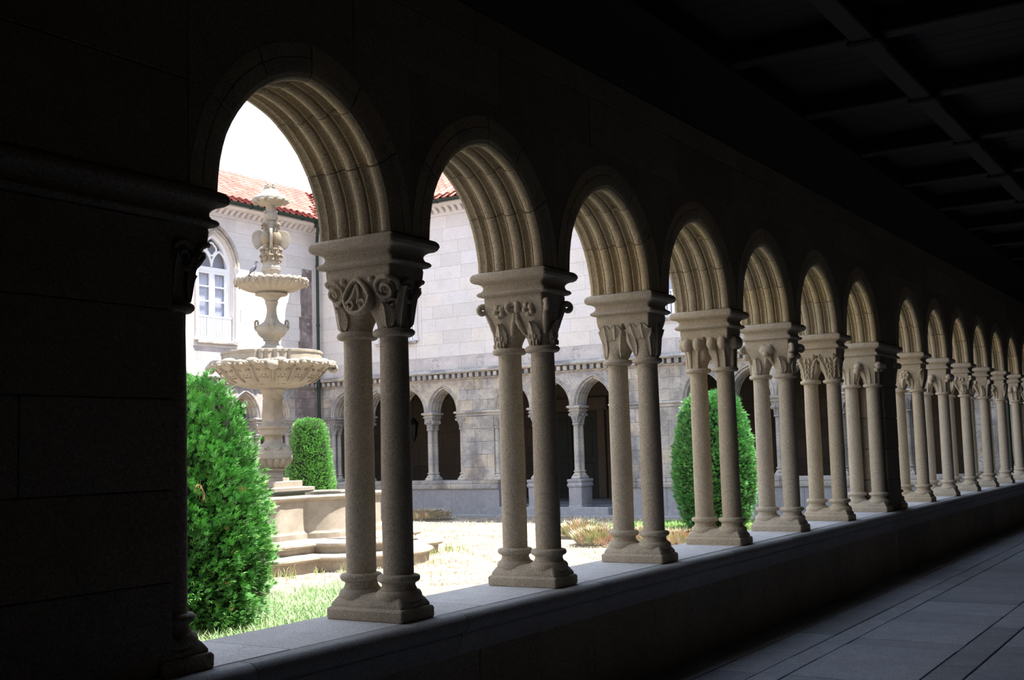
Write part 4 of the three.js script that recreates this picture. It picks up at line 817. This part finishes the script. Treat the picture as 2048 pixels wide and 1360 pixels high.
    const b = (i / 16) * 2 * PI; part('rib', fin(tube([[0.97, 3.16], [0.92, 3.1], [0.85, 3.02], [0.77, 2.95], [0.66, 2.9]].map(([r, y]) => V((r + 0.02) * cos(b), y, (r + 0.02) * sin(b))), 0.014, 14, 5), 0.9), M.fount, bowl);
  }
  // the urn between the bowls
  const urn = part('urn', fin(join([
    lathe([[0.22, 3.45], [0.225, 3.47], [0.225, 3.52], [0.205, 3.54], [0.19, 3.56], [0.185, 3.575], [0.14, 3.6], [0.122, 3.63], [0.125, 3.67], [0.155, 3.685], [0.16, 3.7], [0.155, 3.71], [0.165, 3.725], [0.2, 3.75], [0.24, 3.79], [0.27, 3.85], [0.28, 3.9], [0.275, 3.925], [0.285, 3.935], [0.28, 3.95], [0.25, 3.965], [0.19, 3.99], [0.14, 4.03], [0.11, 4.09], [0.093, 4.16], [0.086, 4.24], [0.09, 4.3], [0.102, 4.33], [0.118, 4.38], [0.12, 4.395], [0.105, 4.4]], 48),
    lathe([[0.1, 4.39], [0.12, 4.42], [0.15, 4.46], [0.19, 4.49], [0.27, 4.505], [0.29, 4.52], [0.27, 4.56], [0.23, 4.59], [0.2, 4.6]], 96, (a, i) => 1 + (i > 2 && i < 7 ? 0.03 * Math.abs(sin(a * 5)) : 0)),
  ]), 0.5, 0.002, 8), M.fount, f);
  for (const a of [PI / 4, 5 * PI / 4]) for (const o of [0, PI / 2]) { const p = []; for (let k = 0; k <= 16; k++) { const t = k / 16, th = -0.9 + t * 5.2, q = 0.062 * (1 - 0.55 * t); p.push(V(0.265 - q * cos(th) * -1 * 0.6, 4.0 + q * sin(th), 0)); } const g = join([tube([V(0.27, 3.86, 0), V(0.3, 3.93, 0), ...p], 0.019, 40, 7)]); g.scale(1, 1, 1.6); g.rotateY(-a - o); part('handle', fin(g, 0.9), M.fount, urn); }
  // the middle bowl
  const mid = part('middle_bowl', fin(join([
    lathe([[0.18, 4.56], [0.3, 4.565], [0.42, 4.59], [0.52, 4.63], [0.6, 4.68], [0.645, 4.72], [0.66, 4.76], [0.64, 4.79], [0.6, 4.795], [0.5, 4.77], [0.2, 4.75]], 160, (a, i) => 1 + (i > 0 && i < 6 ? 0.05 * Math.abs(sin(a * 16)) - 0.025 : 0.014 * cos(a * 16))),
  ]), 0.5, 0.003, 9), M.fount, f);
  for (let i = 0; i < 32; i++) { const a = ((i + 0.5) / 32) * 2 * PI, g = join([ball(0.07, 0, 0, 0, 0.55, 0.75, 0.9), ball(0.04, 0.01, -0.05, 0.0, 0.5, 0.9, 0.8)]); g.rotateY(-a); g.translate(0.638 * cos(a), 4.752 + 0.012 * (i % 2), 0.638 * sin(a)); part('rim_leaf', fin(g, 0.9, 0.006, 16, i), M.fount, mid); }
  // the carved stem with birds
  const stem = part('carved_stem', fin(join([
    lathe([[0.14, 4.74], [0.135, 4.85], [0.14, 4.91], [0.17, 4.95], [0.175, 4.98], [0.165, 4.995], [0.172, 5.01], [0.16, 5.03], [0.15, 5.06], [0.155, 5.09], [0.165, 5.1], [0.15, 5.14], [0.14, 5.3], [0.12, 5.42], [0.1, 5.55], [0.1, 5.74], [0.1, 5.86], [0.08, 5.87]], 40),
    lathe([[0.08, 5.865], [0.115, 5.89], [0.132, 5.93], [0.13, 5.98], [0.115, 6.02], [0.09, 6.04], [0.085, 6.1], [0.088, 6.16], [0.1, 6.18]], 60, flute(10, 0.06)),
  ]), 0.5, 0.002, 9), M.fount, f);
  for (let ring = 0; ring < 2; ring++) for (let i = 0; i < 8; i++) { const a = ((i + ring * 0.5) / 8) * 2 * PI, y = ring ? 5.28 : 5.17, g = join([ball(0.062, 0, 0, 0, 0.6, 1.25, 0.95), ball(0.034, 0.035, 0.055, 0, 1, 0.8, 1.3), ball(0.022, 0.02, -0.03, 0.03), ball(0.022, 0.02, -0.03, -0.03)]); g.rotateY(-a); g.translate(0.15 * cos(a), y, 0.15 * sin(a)); part('acanthus_leaf', fin(g, 0.9, 0.004, 20, i), M.fountDark, stem); }
  for (let i = 0; i < 4; i++) {
    const a = i * PI / 2; // bodies between the wings
    const b = join([ball(0.105, 0.135, 5.55, 0, 0.85, 1.25, 0.95), ball(0.07, 0.12, 5.42, 0, 0.8, 1.2, 0.9), tube([V(0.15, 5.63, 0), V(0.155, 5.72, 0), V(0.16, 5.78, 0), V(0.2, 5.8, 0), V(0.225, 5.76, 0)], 0.032, 20, 8, false, (t) => 1 - 0.5 * t), ball(0.042, 0.17, 5.8, 0), ball(0.03, 0.14, 5.345, 0.04, 1, 0.7, 0.8), ball(0.03, 0.14, 5.345, -0.04, 1, 0.7, 0.8)]);
    b.rotateY(-a); part('carved_bird', fin(b, 0.9, 0.004, 18, i), M.fountDark, stem);
    const sh = new THREE.Shape(); sh.moveTo(0.08, 5.4); sh.quadraticCurveTo(0.1, 5.7, 0.22, 5.7); sh.quadraticCurveTo(0.335, 5.69, 0.335, 5.54); sh.quadraticCurveTo(0.33, 5.42, 0.245, 5.36); sh.quadraticCurveTo(0.2, 5.42, 0.15, 5.44); sh.lineTo(0.08, 5.4);
    const wg = new THREE.ExtrudeGeometry(sh, { depth: 0.03, bevelEnabled: true, bevelSize: 0.008, bevelThickness: 0.01, bevelSegments: 2 }); wg.translate(0, 0, -0.015); wg.rotateY(-a - PI / 4);
    part('wing', fin(wg, 0.5), M.fount, stem);
    const cr = tube([V(0.1, 5.99, 0), V(0.13, 6.04, 0), V(0.155, 6.045, 0), V(0.16, 6.01, 0)], 0.018, 14, 6); cr.rotateY(-a); part('curl', fin(cr, 0.9), M.fount, stem);
  }
  // the small shell bowl and its crown
  const top = part('small_bowl', fin(join([lathe([[0.09, 6.16], [0.14, 6.19], [0.22, 6.21], [0.29, 6.23], [0.325, 6.26], [0.32, 6.29], [0.28, 6.33], [0.2, 6.37], [0.15, 6.42], [0.13, 6.46], [0.1, 6.47]], 96, (a, i) => 1 + (i > 0 && i < 8 ? 0.05 * Math.abs(sin(a * 6)) - 0.02 : 0.03 * cos(a * 8)))]), 0.5, 0.003, 12), M.fount, f);
  for (let i = 0; i < 12; i++) { const a = ((i + 0.5) / 12) * 2 * PI, g = ball(0.062, 0, 0, 0, 0.9, 0.55, 1.1); g.rotateY(-a); g.translate(0.29 * cos(a), 6.235, 0.29 * sin(a)); part('shell_lobe', fin(g, 0.9), M.fount, top); }
  for (let i = 0; i < 5; i++) { const a = (i / 5) * 2 * PI + 0.4, g = join([ball(0.035, 0.08, 6.5, 0), ball(0.025, 0.085, 6.545, 0), tube([V(0.07, 6.46, 0), V(0.1, 6.5, 0), V(0.085, 6.56, 0), V(0.06, 6.55, 0)], 0.014, 12, 6)]); g.rotateY(-a); part('crown_curl', fin(g, 0.9), M.fount, top); }
}
{ // pigeon on the rim of the middle bowl: one continuous skin over ellipses from tail to beak
  const dir = V(-0.717, 0, 0.697), right = V(0.697, 0, 0.717); // towards the viewer, and to the right of the picture
  const p = V(FX, 0, FZ).addScaledVector(dir, 0.555).addScaledVector(right, -0.3);
  const t = thing('pigeon', 'grey pigeon perched on the rim of the middle fountain bowl', 'bird', [p.x, 4.815, p.z], Math.atan2(-right.z, right.x)); t.scale.setScalar(0.82);
  const spine = [[-0.09, -0.01, 0.004, 0.018], [-0.075, 0.03, 0.014, 0.03], [-0.052, 0.07, 0.034, 0.042], [-0.026, 0.11, 0.054, 0.052], [0.002, 0.15, 0.058, 0.054], [0.022, 0.185, 0.048, 0.046], [0.034, 0.215, 0.033, 0.033], [0.04, 0.238, 0.025, 0.024], [0.048, 0.26, 0.025, 0.023], [0.064, 0.273, 0.022, 0.02], [0.08, 0.272, 0.012, 0.011], [0.092, 0.267, 0.006, 0.005], [0.106, 0.26, 0.002, 0.002]];
  const rings = spine.map(([x, y, h, w], i) => { const a = spine[Math.max(0, i - 1)], b = spine[Math.min(spine.length - 1, i + 1)], tx = b[0] - a[0], ty = b[1] - a[1], l = Math.hypot(tx, ty); return Array.from({ length: 14 }, (_, k) => { const th = (k / 14) * 2 * PI; return V(x - ty / l * h * sin(th), y + 0.0 + tx / l * h * sin(th), w * cos(th)); }); });
  const mat = new THREE.MeshStandardMaterial({ color: 0x50525f, roughness: 0.8 }), dark = new THREE.MeshStandardMaterial({ color: 0x3c3d48, roughness: 0.8 }), pale = new THREE.MeshStandardMaterial({ color: 0x7c7f90, roughness: 0.8 });
  part('body', fin(ringsGeo(rings.map((r) => r.reverse())), 1.2), mat, t);
  for (const s of [1, -1]) { const g = ball(0.05, 0, 0, 0, 1.9, 0.8, 0.35); g.rotateZ(1.0); g.translate(-0.035, 0.11, s * 0.042); part('wing', fin(g, 0.9), pale, t); part('leg', fin(join([tube([V(0.0, 0.075, s * 0.02), V(0.005, 0.03, s * 0.022), V(0.0, 0.004, s * 0.022)], 0.006, 8, 5), tube([V(-0.015, 0.003, s * 0.022), V(0.025, 0.003, s * 0.024)], 0.004, 4, 5)]), 0.9), new THREE.MeshStandardMaterial({ color: 0x8a4a44, roughness: 0.7 }), t); part('eye', fin(ball(0.004, 0.062, 0.278, s * 0.02), 0.9), dark, t); }
  part('tail', fin(ringsGeo([[-0.115, -0.03, 0.028], [-0.1, 0.01, 0.026], [-0.075, 0.05, 0.03]].map(([x, y, w]) => [V(x, y - 0.006, -w), V(x, y - 0.006, w), V(x, y + 0.006, w), V(x, y + 0.006, -w)])), 0.4), dark, t);
}

// ================================================================ PLANTS
const leafMat = (h, o = {}) => new THREE.MeshPhysicalMaterial({ color: h, roughness: 0.45, specularIntensity: 0.8, transmission: 0.0, side: THREE.DoubleSide, ...o });
function spray(n, L, w, spread, seed) { // flat feathered twig: a few bent leaflets from one point, along +z
  const r = rng(seed), pos = [];
  for (let i = 0; i < n; i++) {
    const a = (i / Math.max(1, n - 1) - 0.5) * spread, l = L * (1 - 0.35 * Math.abs(a) / spread * 2) * (0.8 + 0.4 * r()), b = (r() - 0.5) * 0.7, d = V(sin(a), sin(b) * 0.5, cos(a)).normalize(), s = V(cos(a), (r() - 0.5) * 0.8, -sin(a)).normalize().multiplyScalar(w * (0.8 + 0.4 * r()));
    const o = V((r() - 0.5) * w * 2, (r() - 0.5) * w * 2, 0), m = o.clone().addScaledVector(d, l * 0.55).add(V(0, l * 0.06, 0)), e = o.clone().addScaledVector(d, l).add(V(0, -l * 0.03, 0)), A = m.clone().add(s), B = m.clone().sub(s);
    for (const v of [o, A, B, A, e, B]) pos.push(v.x, v.y, v.z);
  }
  const g = new THREE.BufferGeometry(); g.setAttribute('position', new THREE.Float32BufferAttribute(pos, 3)); g.computeVertexNormals(); return g;
}
function scatter(name, g, mat, list, parent, label) { // list of [position, direction, size, tint]
  const im = new THREE.InstancedMesh(g, mat, list.length), o = new THREE.Object3D(), c = new THREE.Color();
  list.forEach(([p, d, s, tint], i) => { o.position.copy(p); o.up.set(0, 1, 0); o.lookAt(p.clone().add(d)); o.rotateZ(rr(-0.7, 0.7)); o.scale.setScalar(s); o.updateMatrix(); im.setMatrixAt(i, o.matrix); im.setColorAt(i, c.setRGB(...tint)); });
  im.name = name; im.castShadow = im.receiveShadow = true; im.userData.kind = 'stuff'; if (label) im.userData.label = label; parent.add(im); return im;
}
const sprayGeos = [spray(7, 0.1, 0.0055, 1.15, 1), spray(9, 0.11, 0.005, 1.4, 2)];
function topiary(label, x, z, prof, count, tint, size, mat, gaps = 0.5) {
  const y0 = groundY(x, z), t = thing('clipped_cypress', label, 'topiary', [x, y0, z]), H = prof[prof.length - 1][1];
  part('stem', fin(lathe([[0.09, -0.05], [0.07, 0.2], [0.05, H * 0.85]], 10), 0.8), M.bark, t);
  part('twigs', fin(lathe(prof.map(([r, y]) => [Math.max(0.01, r * 0.86 - 0.02), Math.min(y, H - 0.06)]), 28, (a) => 1 + 0.04 * sin(a * 5)), 0.9, 0.03, 3, x), M.core, t);
  const rad = (y) => { for (let i = 1; i < prof.length; i++) if (y <= prof[i][1]) { const q = (y - prof[i - 1][1]) / (prof[i][1] - prof[i - 1][1]); return lerp(prof[i - 1][0], prof[i][0], q); } return 0; };
  const area = []; let tot = 0; for (let i = 1; i < prof.length; i++) { const a = prof[i - 1], b = prof[i]; tot += (a[0] + b[0]) * Math.hypot(a[0] - b[0], a[1] - b[1]); area.push(tot); }
  const lists = [[], []];
  for (let i = 0; i < count; i++) {
    const q = R() * tot, k = area.findIndex((v) => v >= q), u = R(), a = prof[k], b = prof[k + 1], y = lerp(a[1], b[1], u), r = lerp(a[0], b[0], u), th = R() * 2 * PI;
    const nz = N3(cos(th) * 2.2 + x, y * 2.2, sin(th) * 2.2), n2 = N3(cos(th) * 6 + x, y * 6, sin(th) * 6 + z), dep = Math.pow(R(), 1.8) * 0.18 + 0.05 * gaps * nz + 0.05 * gaps * n2;
    const sl = Math.atan2(a[0] - b[0], b[1] - a[1]), n = V(cos(th) * cos(sl), sin(sl), sin(th) * cos(sl));
    const p = V((r - dep) * cos(th), y - dep * sin(sl), (r - dep) * sin(th));
    const d = n.clone().add(V(rr(-0.5, 0.5), rr(0.15, 1.0), rr(-0.5, 0.5)));
    const v = rr(0.6, 1.35) * (1 - 0.18 * n2), warm = R() < 0.003 ? 1 : 0;
    lists[i % 2].push([p, d, size * rr(0.75, 1.3), warm ? [0.5, 0.34, 0.16] : [tint[0] * v * rr(0.9, 1.15), tint[1] * v, tint[2] * v * rr(0.8, 1.3)]]);
  }
  lists.forEach((l, i) => scatter('foliage', sprayGeos[i], mat, l, t));
  return t;
}
M.core = new THREE.MeshStandardMaterial({ color: 0x16200f, roughness: 1 });
M.leaf = leafMat(0xffffff, { roughness: 0.38, specularIntensity: 1 });
const P1 = [[0.3, -0.05], [0.5, 0.06], [0.62, 0.25], [0.69, 0.5], [0.73, 0.8], [0.73, 1.1], [0.68, 1.4], [0.61, 1.7], [0.52, 2.0], [0.43, 2.25], [0.32, 2.48], [0.2, 2.62], [0.04, 2.7]];
const P2 = [[0.4, 0.0], [0.55, 0.25], [0.64, 0.7], [0.64, 1.1], [0.58, 1.6], [0.52, 2.0], [0.45, 2.4], [0.39, 2.63], [0.3, 2.73], [0.05, 2.76]];
const P3 = [[0.4, -0.05], [0.6, 0.15], [0.74, 0.45], [0.85, 0.9], [0.87, 1.3], [0.83, 1.7], [0.76, 2.1], [0.66, 2.45], [0.55, 2.7], [0.4, 2.84], [0.1, 2.88]];
topiary('large clipped cypress close behind the sill beside the dark left pier', 8.72, -5.62, P1, 22000, [0.14, 0.37, 0.1], 0.78, M.leaf, 1.9);
topiary('smaller clipped cypress standing behind the fountain basin', 22.47, -16.58, P2, 20000, [0.16, 0.42, 0.1], 0.52, M.leaf, 0.35);
topiary('wide clipped cypress by the end arcade, behind the fourth and fifth columns', 23.2, -5.78, P3, 20000, [0.13, 0.37, 0.11], 0.8, M.leaf, 0.8);
{ // the dried brown twig on the big cypress
  const t = thing('dead_twig', 'dry straw coloured dead twig caught in the large left cypress', 'twig', [8.22, 1.33, -5.02]), L = [];
  for (let i = 0; i < 14; i++) { const a = rr(-1, 1), b = rr(0, 2 * PI); L.push(tube([V(0, 0, 0), V(0.04 * cos(b), 0.08 * a - 0.02, 0.03 * sin(b)), V(0.05 * cos(b) + rr(-0.03, 0.03), 0.13 * a - 0.06, 0.05 * sin(b))], 0.0022, 5, 4)); }
  part('twigs', fin(join(L), 0.9), new THREE.MeshStandardMaterial({ color: 0xa08560, roughness: 1 }), t);
}
// ---- grass
function tuft(n, h, w, seed, lean = 0.5) {
  const r = rng(seed), pos = [];
  for (let i = 0; i < n; i++) { const a = r() * 2 * PI, l = h * (0.55 + 0.6 * r()), k = lean * (0.3 + r()), o = V((r() - 0.5) * h, 0, (r() - 0.5) * h), d = V(cos(a), 0, sin(a)), s = V(-sin(a), 0, cos(a)).multiplyScalar(w), m = o.clone().addScaledVector(d, l * k * 0.35).add(V(0, l * 0.6, 0)), e = o.clone().addScaledVector(d, l * k).add(V(0, l * (1 - 0.25 * k), 0)); const A = o.clone().add(s), B = o.clone().sub(s), C = m.clone().addScaledVector(s, 0.7), D = m.clone().addScaledVector(s, -0.7); for (const v of [A, C, B, B, C, D, C, e, D]) pos.push(v.x, v.y, v.z); }
  const g = new THREE.BufferGeometry(); g.setAttribute('position', new THREE.Float32BufferAttribute(pos, 3)); g.computeVertexNormals(); return g;
}
function meadow(name, label, category, g, mat, spots, tints, smin, smax) {
  const im = new THREE.InstancedMesh(g, mat, spots.length), o = new THREE.Object3D(), c = new THREE.Color();
  spots.forEach(([x, z], i) => { o.position.set(x, groundY(x, z) - 0.01, z); o.rotation.set(0, R() * 6.28, 0); o.scale.setScalar(rr(smin, smax)); o.updateMatrix(); im.setMatrixAt(i, o.matrix); const t = pick(tints), v = rr(0.8, 1.2); im.setColorAt(i, c.setRGB(t[0] * v, t[1] * v, t[2] * v)); });
  im.name = name; im.castShadow = im.receiveShadow = true; im.userData = { kind: 'stuff', label, category }; scene.add(im); return im;
}
{
  const near = [], g1 = tuft(9, 0.17, 0.0034, 5, 0.8);
  for (let i = 0; i < 9000; i++) { const x = rr(5.5, 13.2), z = rr(-7.4, -3.6), e = -6.9 + 0.35 * N3(x * 0.7, 0, 4) + 0.2 * N3(x * 2.5, z, 4); if (z < e || x > 11.5 + (-5 - z) * 0.75 + 0.3 * N3(x, z, 7) || Math.hypot(x - 8.72, z + 5.62) < 0.5) continue; if (z < e + 0.5 && R() < 0.5) continue; near.push([x, z]); }
  meadow('lawn_grass', 'bright green grass around the large left cypress', 'grass', g1, leafMat(0xffffff), near, [[0.22, 0.38, 0.16], [0.3, 0.44, 0.22], [0.38, 0.5, 0.28], [0.16, 0.32, 0.11]], 0.7, 1.2);
  const far = []; for (let i = 0; i < 2600; i++) { const a = rr(0, 6.28), r = Math.sqrt(R()) * 2.0, x = 23.6 + r * 1.2 * cos(a), z = -6.6 + r * sin(a); far.push([x, z]); }
  meadow('lawn_grass_001', 'green grass under the wide right cypress', 'grass', tuft(8, 0.12, 0.006, 8), leafMat(0xffffff), far, [[0.2, 0.4, 0.1], [0.26, 0.44, 0.14]], 0.7, 1.2);
  const dry = []; for (let i = 0; i < 14000; i++) { const x = rr(9, 27), z = rr(-19, -4.2), dx = Math.abs(x - FX), dz = Math.abs(z - FZ); if (Math.max(dx, dz) < 2.3 || Math.min(Math.hypot(dx - 1.85, dz), Math.hypot(dx, dz - 1.85)) < 1.4) continue; if (N3(x * 0.4, z * 0.4, 20) < -0.15) continue; dry.push([x, z]); }
  meadow('dry_grass', 'thin straw coloured grass over the court floor', 'grass', tuft(6, 0.06, 0.003, 12, 1.2), leafMat(0xffffff), dry, [[0.6, 0.56, 0.46], [0.66, 0.61, 0.5], [0.44, 0.47, 0.32], [0.58, 0.5, 0.38]], 0.6, 1.5);
  const wd = []; for (let i = 0; i < 130; i++) { // weeds along the foot of the fountain steps
    const q = lobed(0.1 + rr(0, 0.18), 0), v = q[Math.floor(R() * q.length)]; if (v.x * -0.717 + v.z * 0.697 < -0.5) continue; wd.push([FX + v.x + rr(-0.1, 0.1), FZ + v.z + rr(-0.1, 0.1)]); }
  meadow('weeds', 'green weeds along the foot of the fountain steps', 'weeds', tuft(9, 0.2, 0.005, 15, 0.6), leafMat(0xffffff), wd, [[0.34, 0.42, 0.16], [0.44, 0.46, 0.2], [0.26, 0.38, 0.12]], 0.5, 1.2);
}
function dryShrub(label, x, z, r, h, tints, n, group) {
  const t = thing('dry_shrub', label, 'shrub', [x, groundY(x, z), z]), l = [], L = [];
  for (let i = 0; i < n; i++) { const a = R() * 6.28, q = Math.sqrt(R()) * r; l.push([V(q * cos(a), h * rr(0.05, 0.5) * (1 - 0.5 * q / r), q * sin(a)), V(cos(a) * 0.6 * q / r + rr(-0.2, 0.2), 1, sin(a) * 0.6 * q / r + rr(-0.2, 0.2)), h * 4 * rr(0.6, 1.2), pick(tints).map((v) => v * rr(0.8, 1.2))]); }
  for (let i = 0; i < 14; i++) { const a = R() * 6.28; L.push(tube([V(0, 0, 0), V(r * 0.3 * cos(a), h * 0.35, r * 0.3 * sin(a)), V(r * 0.7 * cos(a), h * 0.75, r * 0.7 * sin(a))], 0.008, 6, 4)); }
  part('stems', fin(join(L), 0.9), M.bark, t);
  scatter('twigs', spray(7, 0.14, 0.004, 1.0, 30), M.leaf, l, t);
}
const STRAW = [[0.56, 0.47, 0.32], [0.48, 0.4, 0.26], [0.62, 0.54, 0.38], [0.36, 0.32, 0.2]], MIX = [[0.5, 0.42, 0.3], [0.42, 0.37, 0.23], [0.3, 0.4, 0.18], [0.56, 0.45, 0.34]];
dryShrub('long tawny dry bush by the end wall beside the fountain steps', 25.6, -15.35, 0.75, 0.34, STRAW, 900);
dryShrub('dry bush on the pale earth between the second and third columns, further from the sill', 21.2, -7.9, 0.5, 0.42, MIX, 500);
dryShrub('dry bush with green foot between the second and third columns, nearer the sill', 19.5, -6.6, 0.45, 0.42, MIX, 500);
dryShrub('dry bush seen between the twin shafts of the third column', 20.2, -6.0, 0.45, 0.38, MIX, 500);
dryShrub('pale dry bush between the third and fourth columns', 19.9, -5.2, 0.4, 0.35, STRAW, 450);

renderer.render(scene, camera);
